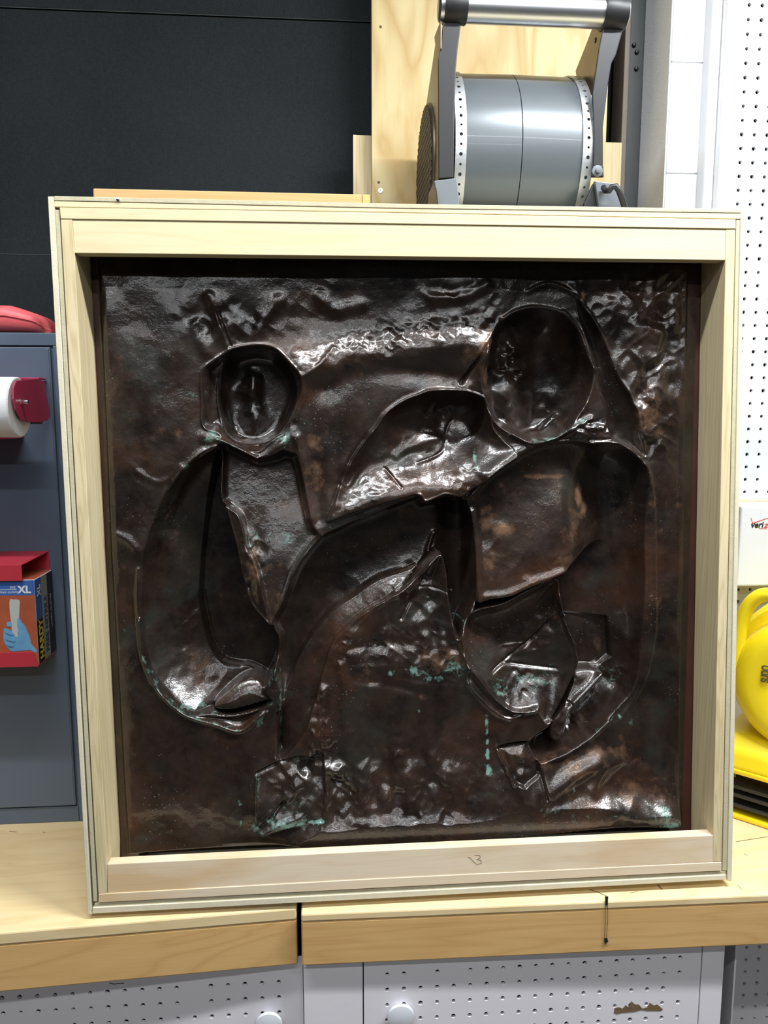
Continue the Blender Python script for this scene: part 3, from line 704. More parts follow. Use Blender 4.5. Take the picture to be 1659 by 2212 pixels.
# --- crumpled seat / belly under the thigh
belly = smooth([(950,1195),(968,1230),(975,1300),(985,1350),(1000,1416),(1015,1470),(1000,1480),(930,1478),(860,1468),(800,1478),(760,1470),(730,1430),(740,1395),(790,1335),(850,1286),(900,1245)], True)
def f_bel(d, x, y):
    return -.030*E_(d, 30)*np.clip(1-(y-1240)/200, 0, 1)
region(belly, f_bel, soft=12)
lumps(900, 1290, 70, 60, .0050, 26, 111, ang=-45); lumps(830, 1400, 90, 55, .0032, 24, 113); lumps(950, 1400, 55, 70, .0030, 20, 115)
lumps(745, 1400, 22, 30, .0042, 20, 117)
ridge([(950,1165),(925,1240),(890,1300),(868,1340)], -.0035, 3); ridge([(948,1160),(935,1195),(928,1240)], .005, 7)
ridge([(905,1270),(950,1275),(990,1290)], -.0020, 3); ridge([(770,1400),(810,1398),(850,1392)], -.0012, 7)
ridge([(740,1405),(800,1350),(850,1310),(900,1270)], .003, 14)
ridge([(735,1440),(745,1500),(740,1560)], .0030, 10); ridge([(800,1475),(850,1480),(915,1500)], -.0020, 9)
ridge([(1002,1416),(1012,1440),(1010,1475)], .005, 4)
lumps(692, 1565, 26, 75, .0085, 26, 119, sy=50, rot=15); lumps(700, 1640, 46, 60, .0050, 24, 121)
ridge([(697,1490),(690,1540),(680,1590),(665,1640)], .0060, 10)

# --- right figure: torso plate
torR = smooth([(1010,1078),(1040,1046),(1073,1017),(1113,990),(1156,966),(1221,952),(1275,958),(1330,960),(1362,978),(1390,1008),(1398,1046),(1401,1080),(1397,1110),(1394,1181),(1395,1253),(1390,1325),(1385,1380),(1380,1452),(1366,1499),(1344,1524),(1312,1557),(1275,1589),(1239,1611),(1203,1629),(1160,1642),(1142,1610),(1150,1590),(1190,1560),(1160,1530),(1131,1533),(1102,1532),(1066,1506),(1037,1470),(1015,1440),(1004,1416),(1002,1380),(1006,1347),(1024,1310),(1028,1253),(1028,1181),(1020,1108)], True, 3)
rimR = smooth([(1398,1046),(1401,1080),(1397,1110),(1394,1181),(1395,1253),(1390,1325),(1385,1380),(1380,1452),(1366,1499),(1344,1524),(1312,1557),(1275,1589),(1239,1611),(1203,1629),(1160,1642)])
def f_torR(d, x, y):
    return -.040*E_(d, 14) - .022*E_(np.maximum(d-8,0), 60)
region(torR, f_torR, soft=3.5)
plate = smooth([(1010,1078),(1040,1046),(1073,1017),(1113,990),(1156,966),(1221,952),(1275,958),(1330,961),(1362,979),(1388,1010),(1396,1060),(1393,1130),(1388,1180),(1345,1176),(1294,1184),(1239,1222),(1218,1241),(1138,1275),(1105,1290),(1060,1297),(1030,1302),(1027,1253),(1028,1181),(1020,1108)], True, 3)
topR = smooth([(1008,1078),(1040,1046),(1073,1017),(1113,990),(1156,966),(1221,952),(1275,958),(1352,972),(1390,1010)])
def f_plate(d, x, y):
    dt = ldist(topR, x, y)
    h = .006 - (.015*np.exp(-(np.maximum(dt-60,0)/95)**2)+.0001*np.clip(dt,0,60))*E_(dt, 4)
    k = np.clip((x-1215)/125, 0, 1); k = k*k*(3-2*k)
    h = h*(1-k) + H[bbox(plate, 60)]*k
    return h
region(plate, f_plate, soft=3.5)
lumps(1085, 1180, 40, 80, .0024, 40, 131, ang=-25); lumps(1240, 1110, 60, 110, .0009, 60, 133); lumps(1200, 1220, 90, 22, .0018, 30, 135, ang=-28)
ridge([(1022,1108),(1030,1181),(1031,1253),(1036,1296)], .0050, 8)
ridge([(1050,1290),(1100,1284),(1150,1262),(1215,1236)], .0035, 9)
ridge([(1275,958),(1330,958),(1362,975),(1393,1008),(1400,1046)], .0065, 5)
ridge([(1340,985),(1335,1060),(1345,1150),(1362,1220)], .0012, 10)
ridge([(1010,1078),(1040,1044),(1073,1015),(1113,988)], .003, 4)
# dark panel below the arm
# hip bowl
hip = smooth([(1004,1347),(1030,1318),(1087,1304),(1138,1277),(1205,1250),(1214,1290),(1220,1322),(1245,1380),(1254,1427),(1239,1470),(1203,1539),(1180,1560),(1160,1533),(1131,1533),(1102,1531),(1066,1506),(1037,1470),(1012,1440),(1003,1400)], True, 4)
lipH = smooth([(1012,1440),(1037,1470),(1066,1506),(1102,1532),(1131,1534),(1160,1530)])
def f_hip(d, x, y):
    dl2 = ldist(lipH, x, y)
    return -.034*E_(d, 18)*np.clip(dl2/85, .0, 1)**.7 + .010*np.exp(-(((x-1195)/45)**2+((y-1390)/60)**2)) 
region(hip, f_hip, soft=4)
lumps(1150, 1400, 75, 40, .0042, 34, 141, ang=-35, sy=20, rot=-40); lumps(1200, 1380, 40, 50, .0036, 26, 143); lumps(1120, 1490, 70, 35, .0022, 16, 145)
ridge([(1218,1322),(1160,1390),(1110,1430),(1069,1456)], -.0045, 3.5); ridge([(1095,1443),(1150,1449),(1212,1454)], -.0025, 3); ridge([(1095,1449),(1150,1455),(1212,1460)], .0014, 7)
ridge([(1215,1290),(1220,1322),(1245,1390)], .004, 6)
ridge([(1012,1440),(1037,1470),(1066,1506),(1102,1532),(1131,1535),(1160,1530)], .0055, 4.5)
band = smooth([(1014,1444),(1037,1474),(1066,1510),(1102,1536),(1131,1538),(1098,1548),(1070,1535),(1045,1513),(1014,1478)], True)
region(band, lambda d, x, y: .004 - .00035*np.clip((1500-y)*.0, 0, 1) - .010*E_(ldist(lipH, x, y), 22), soft=4)
ridge([(1015,1478),(1045,1513),(1070,1535),(1098,1547)], .0050, 9)
# flat shaded panel and the bright folded wedge
pan = [(1222,1336),(1337,1347),(1343,1434),(1313,1459),(1258,1457),(1250,1400)]
region(pan, lambda d, x, y: -.062 + .00002*(y-1340), soft=4)
wedge = smooth([(1254,1459),(1313,1460),(1290,1500),(1240,1550),(1218,1592),(1190,1600),(1195,1562),(1225,1520),(1245,1485)], True)
region(wedge, lambda d, x, y: -.010 - .020*np.clip((1560-y)/110, 0, 1) + .006*E_(d, 9), soft=4)
ridge([(1313,1460),(1275,1495),(1230,1535),(1215,1575),(1200,1595)], .0085, 7)
ridge([(1232,1522),(1240,1530),(1225,1560),(1212,1592)], -.003, 3)
ridge([(1140,1600),(1190,1570),(1225,1525),(1247,1480)], .0025, 4)
lumps(1230, 1590, 60, 26, .0038, 16, 151, ang=-25)
ridge([(1160,1640),(1205,1628),(1240,1611),(1278,1588),(1312,1560)], .0065, 6)
lumps(1330, 1500, 40, 60, .0016, 24, 153)
ridge([(1360,1340),(1368,1400),(1362,1450)], .003, 8)
# foot flap
foot = [(1073,1612),(1100,1604),(1138,1600),(1160,1640),(1163,1665),(1128,1690),(1105,1680),(1090,1650)]
region(foot, lambda d, x, y: .002 + .00014*(y-1640) + .006*E_(d, 10), soft=3)
lumps(1115, 1645, 30, 34, .0040, 22, 155); ridge([(1073,1612),(1090,1650),(1105,1682)], .005, 5); ridge([(1073,1612),(1105,1604),(1138,1600)], -.004, 4)
ridge([(1158,1645),(1167,1690),(1172,1712)], -.005, 4); ridge([(1120,1690),(1130,1730),(1125,1770)], .0045, 13)

# --- left foot patch, a sheet folded over the ground
patch = [(554,1669),(607,1642),(650,1632),(698,1628),(702,1703),(696,1760),(640,1772),(567,1789),(556,1770)]
region(patch, lambda d, x, y: .010 + .00020*(y-1705), soft=3, lip=.0)
lumps(640, 1700, 62, 55, .0060, 30, 161); lumps(660, 1660, 36, 40, .0045, 22, 163)
ridge([(558,1780),(590,1752),(615,1725)], -.007, 3.5); ridge([(566,1787),(600,1770),(650,1752)], .003, 6); ridge([(554,1669),(607,1642)], -.004, 4)
ridge([(600,1640),(640,1690),(620,1720)], .004, 8)

# --- overall low tremor, then the rolled edge of the sheet
H += .00040*noise(16, 175)*np.clip((Y-1540)/120, 0, 1) + .0005*noise(34, 176, 60)*np.clip((Y-1540)/120, 0, 1)
H += .00012*noise(14, 171)*(.3+.7*(noise(90, 173)>0)) + .00005*noise(7, 172)
edge = [(211,520),(1489,520),(1489,566),(1479,1180),(1468,1780),(1300,1784),(900,1806),(600,1826),(277,1849),(240,1200)]
s_, d_ = sdist(edge, 400)
k_ = np.clip((-d_ + 5)/9, 0, 1)
H[s_] = H[s_]*np.clip((d_+4)/18, 0, 1) - (.010 + .028*np.clip((Y[s_]-1740)/20, 0, 1)*np.clip((X[s_]-295)/15, 0, 1)*np.clip((1452-X[s_])/15, 0, 1))*k_*k_*(3-2*k_)
# light relaxation of the sampled field
def blur(A):
    B = A.copy(); B[1:-1] = .25*A[:-2]+.5*A[1:-1]+.25*A[2:]; A = B.copy(); B[:, 1:-1] = .25*A[:, :-2]+.5*A[:, 1:-1]+.25*A[:, 2:]; return B
H = blur(H)
H = np.clip(H, -.085, .03)

# --- stains that belong to the metal
PT = np.zeros_like(X); CPR = np.zeros_like(X)
def stain(A, x0, y0, rx, ry, v, ang=0., th=.0, sc=9, seed=5):
    ca, sa = cos(radians(ang)), sin(radians(ang)); x, y = X-x0, Y-y0; a = (x*ca+y*sa)/rx; b = (-x*sa+y*ca)/ry
    m = np.exp(-(a*a+b*b)); n = .5+.45*noise(sc, seed) + .5*noise(sc*.35, seed+9)
    A[...] = np.maximum(A, v*m*(.75+.25*n))
def sline(A, pts, w, v, sc=10, seed=7):
    p = smooth(pts) if len(pts) > 2 else pts; s = bbox(p, 4*w); x, y = X[s], Y[s]
    m = np.exp(-(ldist(p, x, y)/w)**2); n = (.55+.5*noise(sc, seed))[s]
    A[s] = np.maximum(A[s], v*np.clip(m*n*1.3, 0, 1))
nS = noise(9, 201); 
for (a, b, rx, ry, v) in ((458,945,22,18,.8),(614,948,24,16,.7),(1028,990,5,22,.9),(895,1448,16,10,.95),(905,1452,34,16,.6),(845,1455,8,8,.9),
        (940,1465,30,9,.8),(985,1440,26,30,.55),(1052,1655,9,12,.95),(905,1536,4,6,.95),(1340,1547,5,9,.95),(1165,1478,50,18,.55),(1085,1490,22,26,.6),
        (1195,1470,22,28,.55),(1330,1470,36,40,.45),(1440,1765,26,14,.9),(1420,1745,26,24,.6),(1235,1745,20,18,.55),(1030,1799,8,10,.8),(1055,1797,5,9,.6),
        (625,1765,60,14,.85),(560,1690,6,30,.7),(640,1740,50,30,.35),(930,1620,30,30,.2),(980,1690,40,24,.25),(1000,1745,26,18,.2),(1280,1745,110,22,.3),
        (519,1735,5,9,.9),(521,1777,3,8,.8),(400,1530,22,10,.6),(560,1560,20,14,.5),(520,1500,50,20,.35),(560,1165,40,22,.5),(620,1170,36,22,.5),
        (1000,1060,20,12,.3),(590,1460,14,34,.5),(430,1530,14,8,.6),(555,1785,20,10,.8),(420,850,46,16,.3),(752,1385,14,8,.6),(930,1318,4,8,.7),(1000,1346,14,3,.8),
        (1230,1660,10,18,.3),(1232,1695,4,9,.6),(1360,1560,50,30,.2),(1190,1730,60,16,.35)):
    stain(PT, a, b, rx, ry, v, seed=int(a*7+b) % 900)
sline(PT, [(1051,1545),(1052,1600),(1050,1662)], 4.2, 1.4); sline(PT, [(300,1380),(314,1431),(354,1499),(412,1545),(466,1562),(519,1577)], 5, .55)
sline(PT, [(567,1788),(640,1771),(696,1758)], 5, .9); sline(PT, [(554,1669),(555,1775)], 3, .7); sline(PT, [(440,965),(480,955),(520,973)], 6, .6)
sline(PT, [(1138,954),(1203,943),(1260,905)], 5, .6); sline(PT, [(760,1112),(830,1090),(900,1065)], 6, .35); sline(PT, [(602,1480),(606,1540),(603,1636)], 3, .5)
sline(PT, [(660,1190),(700,1150),(760,1110)], 8, .25); sline(PT, [(1232,1545),(1300,1580),(1330,1540)], 8, .3)
sline(PT, [(412,1546),(480,1541),(583,1519)], 4, .45); sline(PT, [(380,1036),(402,1012),(440,975)], 6, .3)
for (a, b, rx, ry, v) in ((1262,1070,10,34,.9),(1275,1110,16,22,.7),(1090,1145,26,14,.7),(1060,1230,18,60,.5),(1050,1120,22,40,.5),(1225,1210,44,12,.5),
        (1045,735,30,40,.6),(1050,810,14,34,.45),(1400,900,30,60,.4),(1260,640,5,14,.95),(690,1010,22,60,.45),(675,950,22,22,.4),(1010,770,22,26,.35),(1180,1030,50,6,.5),
        (1320,1640,60,50,.3),(1380,1700,60,60,.2),(960,1430,50,30,.4),(550,1240,24,60,.35),(1210,1650,60,24,.35),(430,1470,50,30,.25),(1240,1110,60,90,.2),(570,1330,60,60,.15)):
    stain(CPR, a, b, rx, ry, v, sc=22, seed=int(a*3+b) % 900)
# ---------------------------------------------------------------- mesh
rel = thing('bronze_relief', 'dark brown hammered bronze relief sheet with two sunken figures, standing inside the pine crate', 'relief', CO + EX*.48 + EZ*.03 + EY*.07)
Wp = CO[None, None, :] + EX * U[..., None] + EZ * V[..., None] + EY * (DS - H)[..., None] - np.array(rel['_w'])
idx = np.arange(NU*NV).reshape(NV, NU)
quads = np.stack([idx[:-1, :-1], idx[1:, :-1], idx[1:, 1:], idx[:-1, 1:]], -1).reshape(-1, 4)
me = bpy.data.meshes.new('sheet')
me.vertices.add(NU*NV); me.vertices.foreach_set('co', Wp.reshape(-1).astype(np.float32))
me.loops.add(quads.size); me.loops.foreach_set('vertex_index', quads.reshape(-1).astype(np.int32))
me.polygons.add(len(quads)); me.polygons.foreach_set('loop_start', np.arange(0, quads.size, 4, dtype=np.int32)); me.polygons.foreach_set('loop_total', np.full(len(quads), 4, np.int32))
me.polygons.foreach_set('use_smooth', np.ones(len(quads), bool))
me.update(calc_edges=True)
for nm, A in (('patina', PT), ('bare', CPR)):
    at = me.attributes.new(nm, 'FLOAT', 'POINT'); at.data.foreach_set('value', A.reshape(-1).astype(np.float32))
def bronze():
    mt, nt, p = newmat('aged_bronze'); N = nt.nodes; L = nt.links
    tc = N.new('ShaderNodeTexCoord')
    def nz(sc, det=4, dist=0.):
        n = N.new('ShaderNodeTexNoise'); n.inputs['Scale'].default_value = sc; n.inputs['Detail'].default_value = det; n.inputs['Distortion'].default_value = dist
        L.new(tc.outputs['Object'], n.inputs['Vector']); return n.outputs['Fac']
    def mr(s, a, b, c, d):
        n = N.new('ShaderNodeMapRange'); n.inputs[1].default_value = a; n.inputs[2].default_value = b; n.inputs[3].default_value = c; n.inputs[4].default_value = d; L.new(s, n.inputs[0]); return n.outputs[0]
    def mixc(f, A, B):
        n = N.new('ShaderNodeMix'); n.data_type = 'RGBA'; L.new(f, n.inputs[0])
        for s, k in ((A, 6), (B, 7)):
            if isinstance(s, tuple): n.inputs[k].default_value = (*s, 1)
            else: L.new(s, n.inputs[k])
        return n.outputs[2]
    def math(op, x, y=None, z=None):
        n = N.new('ShaderNodeMath'); n.operation = op
        for k, q in enumerate((x, y, z)):
            if q is None: continue
            if isinstance(q, (int, float)): n.inputs[k].default_value = q
            else: L.new(q, n.inputs[k])
        return n.outputs[0]
    def nzr(sc, det, rg, dist=0.):
        n = N.new('ShaderNodeTexNoise'); n.inputs['Scale'].default_value = sc; n.inputs['Detail'].default_value = det; n.inputs['Roughness'].default_value = rg; n.inputs['Distortion'].default_value = dist
        L.new(tc.outputs['Object'], n.inputs['Vector']); return n.outputs['Fac']
    c = mixc(mr(nzr(17, 9, .68, .3), .36, .64, 0, 1), (.010,.0065,.0055), (.037,.022,.0155))
    c = mixc(mr(nzr(6, 8, .6), .50, .66, 0, .75), c, (.070,.031,.017))
    c = mixc(mr(nzr(9, 8, .65, .5), .52, .66, 0, .6), c, (.030,.034,.028))
    ab = N.new('ShaderNodeAttribute'); ab.attribute_name = 'bare'
    fb_ = mr(math('ADD', math('MULTIPLY', ab.outputs['Fac'], .62), nzr(34, 9, .66)), .62, .95, 0, .85)
    c = mixc(fb_, c, (.23,.125,.070))
    def specks(scale, r0, r1, g0, g1):
        vo = N.new('ShaderNodeTexVoronoi'); vo.inputs['Scale'].default_value = scale; L.new(tc.outputs['Object'], vo.inputs['Vector'])
        sp = mr(vo.outputs['Distance'], r0, r1, 1, 0); return math('MULTIPLY', sp, mr(nzr(7, 4, .6), g0, g1, 0, .9))
    c = mixc(specks(150, .09, .16, .53, .66), c, (.24,.27,.23))
    c = mixc(specks(60, .035, .060, .52, .62), c, (.30,.34,.28))
    ap = N.new('ShaderNodeAttribute'); ap.attribute_name = 'patina'
    pf = mr(math('ADD', math('MULTIPLY', ap.outputs['Fac'], .36), nzr(85, 10, .75, .6)), .64, .80, 0, 1)
    pf = math('MULTIPLY', pf, mr(ap.outputs['Fac'], .03, .25, 0, 1))
    c = mixc(pf, c, (.115,.215,.175))
    L.new(c, p.inputs['Base Color'])
    inv = mr(pf, 0, 1, .30, .0); L.new(inv, p.inputs['Metallic'])
    r = mr(nz(30, 6), .3, .7, .20, .46); rr = N.new('ShaderNodeMath'); rr.operation = 'MULTIPLY_ADD'; rr.inputs[1].default_value = .35; L.new(pf, rr.inputs[0]); L.new(r, rr.inputs[2])
    L.new(rr.outputs[0], p.inputs['Roughness'])
    p.inputs['Coat Weight'].default_value = .85; p.inputs['Coat Roughness'].default_value = .15
    p.inputs['Specular IOR Level'].default_value = .45
    n1 = nz(70, 8, .3); n2 = nz(420, 2)
    ad = N.new('ShaderNodeMath'); ad.operation = 'MULTIPLY_ADD'; ad.inputs[1].default_value = .35; L.new(n2, ad.inputs[0]); L.new(n1, ad.inputs[2])
    b = N.new('ShaderNodeBump'); b.inputs['Strength'].default_value = .30; b.inputs['Distance'].default_value = .0018
    L.new(ad.outputs[0], b.inputs['Height']); L.new(b.outputs['Normal'], p.inputs['Normal']); L.new(b.outputs['Normal'], p.inputs['Coat Normal'])
    return mt
me.materials.append(bronze())
sheet = bpy.data.objects.new('sheet', me); COL.objects.link(sheet); sheet.parent = rel; sheet['_w'] = list(rel['_w'])

# ================================================================ THINGS BEHIND THE CRATE
def board(name, quad_px, Y0, Y1, mat, zbot=None, bevel=.001, **k):
    f = [PY(x, y, Y0) for x, y in quad_px]
    if zbot is not None: f[2][2] = zbot; f[3][2] = zbot; f[2][0] = f[1][0]; f[3][0] = f[0][0]
    return MB().prism(f, [p + np.array([0, Y1-Y0, 0]) for p in f]).build(name, mat, **k, bevel=bevel)
YPL = 1.565
x0 = PY(803,200,YPL)[0]; x1 = PY(1313,200,YPL)[0]
ply = thing('plywood_sheet', 'tall pale yellow plywood sheet standing behind the grey blower', 'plywood', ((x0+x1)/2, YPL, .9))
MB().box((x0,YPL,.9),(x1,YPL+.018,2.75)).build('sheet', M['plywood'], ply, bevel=.001)
for (sx, sy) in ((822,412),(822,58),(818,394)):
    p = PY(sx, sy, YPL)
    if sy == 412: MB().lathe(p, (0,-1,0), [(0,.0052),(.0008,.005),(.0012,.0018),(.0006,.0001)], 16).build('screw', M['alu'], ply, smooth=True)
    else: MB().lathe(p, (0,-1,0), [(0,.003),(.0003,.002),(.0004,.0001)], 8).build('knot', M['chip'], ply)
YPP = 1.592
xa_ = PY(763,360,YPP)[0]; xb_ = PY(1343,340,YPP)[0]; zt_ = PY(785,292,YPP)[2]
pp_ = thing('pine_sheet', 'wide low pine panel behind the plywood, its two ends showing either side', 'panel', ((xa_+xb_)/2, YPP, .9))
MB().box((xa_,YPP,.9),(xb_,YPP+.02,zt_)).build('panel_board', M['pine_z'], pp_, bevel=.0012)
xe = PY(770,360,YPP)[0]
MB().box((xa_-.0002,YPP-.004,.9),(xe,YPP-.0002,zt_-.001)).build('edge_batten', M['pine_z'], pp_, bevel=.0008)
YF2 = 1.238
fz = PY(500,413,YF2)[2]; fx0 = PY(201,420,YF2)[0]; fx1 = PY(799,425,YF2)[0]
pf = thing('pine_crate', 'honey-coloured shallow pine crate behind the crate, only its top rail showing', 'crate', ((fx0+fx1)/2, YF2, .9))
MB().box((fx0,YF2,fz-.045),(fx1-.0125,YF2+.02,fz)).build('top_rail', M['honey_pine'], pf, bevel=.002)
MB().box((fx1-.012,YF2,.9),(fx1,YF2+.02,fz-.0002)).build('side_rail', M['bench_apron'], pf, bevel=.001)
MB().box((fx0,YF2+.0001,.9),(fx0+.02,YF2+.0199,fz-.0455)).build('side_rail', M['honey_pine'], pf, bevel=.001)
MB().box((fx0+.0205,YF2,.9),(fx1-.0125,YF2+.02,.94)).build('bottom_rail', M['honey_pine'], pf, bevel=.001)

# ---------------------------------------------------------------- blower
BY, BZ, BR = 1.40, 2.06, .150
Xl = PY(984,295,1.25)[0]; Xr = PY(1283,295,1.25)[0]
bl = thing('blower', 'grey drum blower with aluminium carrying handle standing above the crate', 'blower', ((Xl+Xr)/2, BY, .9))
A0 = np.array([0, BY, BZ])
def axp(x): return np.array([x, BY, BZ])
Xm = PY(1130,260,1.25)[0]
MB().lathe(axp(Xl+.001), (1,0,0), [(0,.02),(0,BR-.006),(.004,BR-.002),(.02,BR),(Xm-Xl-.0018,BR+.001),(Xm-Xl-.0012,BR-.002)], 96).build('drum', M['drum'], bl, smooth=True)
MB().lathe(axp(Xm+.0002), (1,0,0), [(0,.02),(0,BR-.002),(.0006,BR+.001),(Xr-Xm-.02,BR),(Xr-Xm-.006,BR-.002),(Xr-Xm-.002,BR-.006),(Xr-Xm-.002,.02)], 96).build('drum', M['drum'], bl, smooth=True)
# perforated straps round both ends, holes alternately large and small
def strap(xa, xb, name='strap'):
    mb = MB(); n = 64; R = BR + .0025; w = xb-xa; xc_ = (xa+xb)/2; da = 2*pi/n
    for k in range(n):
        rh = .0030 if k % 2 == 0 else .0021; am = da*(k+.5)
        P = lambda x, s, rr=R: (x, BY - rr*cos(am + s/R), BZ + rr*sin(am + s/R))
        hs = R*da/2
        sq = [(w/2,0),(w/2,hs),(0,hs),(-w/2,hs),(-w/2,0),(-w/2,-hs),(0,-hs),(w/2,-hs)]
        oc = [(cos(pi*i/4)*rh, sin(pi*i/4)*rh) for i in range(8)]
        vs = [P(xc_+a, b) for a, b in sq] + [P(xc_+a, b) for a, b in oc] + [P(xc_+a, b, R-.002) for a, b in oc]
        fs = []
        for i in range(8):
            j = (i+1) % 8; fs += [(i,j,8+j,8+i), (8+i,8+j,16+j,16+i)]
        vs += [P(xa, -hs, R-.002), P(xa, hs, R-.002), P(xb, -hs, R-.002), P(xb, hs, R-.002)]
        fs += [(5,3,25,24), (7,1,27,26)]
        mb.add(vs, fs)
    return mb.build(name, M['galv'], bl)
sw = PY(1008,295,1.25)[0] - Xl
strap(Xl, Xl+sw); strap(Xr-sw, Xr)
# left inlet: rim, perforated disc
GX = PY(903,400,1.5)[0]
GC = np.array([GX, BY-.002, BZ-.004])
MB().lathe(GC + [.045,0,0], (-1,0,0), [(-.0,.04),(0,.118),(.012,.121),(.020,.119),(.022,.115),(.045,.108),(.047,.104),(.047,.02)], 64).build('inlet_rim', M['grille'], bl, smooth=True)
MB().lathe(GC + [.0465,0,0], (-1,0,0), [(0,.119),(.004,.126),(.012,.126),(.016,.119)], 64).build('rim_ring', M['silver_arm'], bl, smooth=True)
gm = MB(); g = .0105
def bar(a, b, w=.0012):
    a = np.array(a); b = np.array(b); d = b-a; d /= np.linalg.norm(d); n = np.cross(d, [1.,0,0])*w
    gm.prism([a-n, b-n, b+n, a+n], [q+np.array([.002,0,0]) for q in (a-n, b-n, b+n, a+n)])
for ang in (radians(62), radians(-62)):
    dv = np.array([0, cos(ang), sin(ang)]); nv = np.array([0, -sin(ang), cos(ang)])
    for k in range(-10, 11):
        o_ = nv*k*g; h_ = .104**2 - (k*g)**2
        if h_ > 0: h_ = sqrt(h_); bar(GC + [-.0035,0,0] + o_ - dv*h_, GC + [-.0035,0,0] + o_ + dv*h_)
gm.build('grille', M['grille'], bl)
MB().cyl(GC+[.0005,0,0], GC+[-.0012,0,0], .1035, n=48).build('inlet_shade_disc', M['black_rubber'], bl)  # black disc added behind the bars, standing in for the shade inside
# carrying yoke
def armf(name, px, Y0, th, mat, **k):
    f = [PY(x, y, Y0) for x, y in px]
    return MB().prism(f, [p + np.array([0, th, 0]) for p in f]).build(name, mat, bl, bevel=.0015, **k)
YA = 1.243
armf('yoke_arm', [(960,30),(1000,30),(997,45),(989,105),(985,148),(982,236),(980,384),(948,386),(947,127),(951,110),(956,60)], YA, .006, M['black_metal'], label='black upright flange of the left arm')
armf('yoke_arm', [(1312,26),(1348,24),(1347,60),(1331,118),(1321,137),(1314,181),(1303,274),(1303,366),(1282,366),(1283,295),(1280,203),(1294,105),(1304,55)], YA, .006, M['black_metal'], label='black upright flange of the right arm')
def flank(px, X):
    f = [PX(x, y, X) for x, y in px]
    return MB().prism(f, [p + np.array([.0022, 0, 0]) for p in f]).build('arm_flank', M['tan_side'], bl, bevel=.0005)
XF = PY(950,100,YA+.002)[0]
flank([(951.5,44),(938,80),(940,97),(919,236),(909,300),(905,440),(946,440),(948,127),(951,105)], XF)
XG = PY(1302,90,YA+.002)[0]
f = flank([(1304,52),(1282,53),(1262,106),(1243,153),(1250,200),(1278,206),(1294,105)], XG)
ph = PX(1286,87,XG)
MB().cyl(ph+[-.0012,0,0], ph+[.003,0,0], .004, n=16).build('bolt_hole', M['box_black'], bl)
# handle
hz = PY(1150,20,YA)[2]; hr_ = .0205
hx0 = PY(948,20,YA)[0]; hx1 = PY(1356,22,YA)[0]
H0 = np.array([0, YA+.004, hz])
MB().lathe([hx0,H0[1],H0[2]], (1,0,0), [(0,.0001),(0,hr_-.003),(.002,hr_+.001),(hx1-hx0-.002,hr_+.001),(hx1-hx0,hr_-.003),(hx1-hx0,.0001)], 48).build('handle_tube', M['alu'], bl, smooth=True)
for (a, b) in ((959,1008),(1302,1352)):
    xa = PY(a,20,YA)[0]; xb = PY(b,20,YA)[0]
    MB().lathe([xa,H0[1],H0[2]], (1,0,0), [(0,hr_),(0,hr_+.0035),(.002,hr_+.0045),(xb-xa-.010,hr_+.0045),(xb-xa-.008,hr_+.0035),(xb-xa-.002,hr_+.0040),(xb-xa,hr_+.0030),(xb-xa,hr_)], 48).build('collar', M['black_rubber'], bl, smooth=True)
# brackets and stand
armf('bracket', [(938,390),(987,384),(993,440),(996,470),(949,474),(945,440)], 1.238, .012, M['silver_arm'], label='silver-grey angled bracket')
flank([(938,390),(926,418),(923,470),(948,470),(945,440)], PY(941,420,1.240)[0]-.001)
armf('bolt_plate', [(1281,358),(1303.5,357),(1305,382),(1278,382)], 1.238, .006, M['black_metal'])
p = PY(1290,370,1.238)
MB().lathe(p, (0,-1,0), [(0,.0088),(.0018,.0088),(.0022,.0060),(.0023,.0042),(.0065,.0040),(.0068,.0001)], 6*4).build('bolt', M['silver_arm'], bl, smooth=True)
armf('bracket', [(1285,390),(1326,396),(1352,448),(1354,475),(1296,475),(1294,446)], 1.236, .01, M['silver_arm'], label='dark bracket with cable gland')
armf('bracket', [(1283,394),(1293,446),(1295,475),(1258,475),(1262,440)], 1.243, .01, M['black_metal'])
cb = [PY(x, y, yy) for x, y, yy in ((1304,405,1.232),(1308,412,1.222),(1316,412,1.216),(1322,404,1.214),(1330,402,1.214),(1337,412,1.214),(1343,428,1.216),(1349,447,1.222),(1352,480,1.236))]
MB().tube(cb, .0048, 12).build('cable', M['black_rubber'], bl, smooth=True)
for xx in (PY(967,460,1.24)[0], PY(1318,460,1.24)[0]):
    MB().box((xx-.02,1.246,.93),(xx+.02,1.262,1.93)).build('stand_leg', M['black_metal'], bl, bevel=.002)
    MB().box((xx-.02,1.242,.9001),(xx+.02,1.54,.929)).build('stand_foot', M['black_metal'], bl, bevel=.003)

# ================================================================ CABINET AND WHAT HANGS ON IT
YC = 1.2915
ctz = PY(60,718,YC)[2]; cxr = PY(150,1240,YC)[0]
cab = thing('steel_cabinet', 'dark blue-grey steel cabinet standing on the bench left of the crate', 'cabinet', (cxr-.3, YC+.12, .9))
MB().box((cxr-.62,YC+.004,.9003),(cxr,YC+.26,ctz)).build('body', M['cabinet'], cab, bevel=.002)
zd = PY(60,748,YC)[2]; xd = PY(109,748,YC)[0]; zd0 = PY(100,1740,YC)[2]
MB().box((cxr-.62,YC,zd+.0015),(cxr-.0002,YC+.0035,ctz-.0005)).build('top_rail', M['cabinet'], cab, bevel=.001)
MB().box((xd+.0035,YC,.9003),(cxr-.0002,YC+.0035,zd+.001)).build('side_rail', M['cabinet'], cab, bevel=.001)
MB().box((cxr-.62,YC,.9004),(xd+.003,YC+.0035,zd0-.003)).build('base_rail', M['cabinet'], cab, bevel=.001)
dz = MB().box((cxr-.62,YC-.0035,zd0),(xd,YC+.0035,zd-.0015)).build('door', M['cabinet'], cab, bevel=.0015)
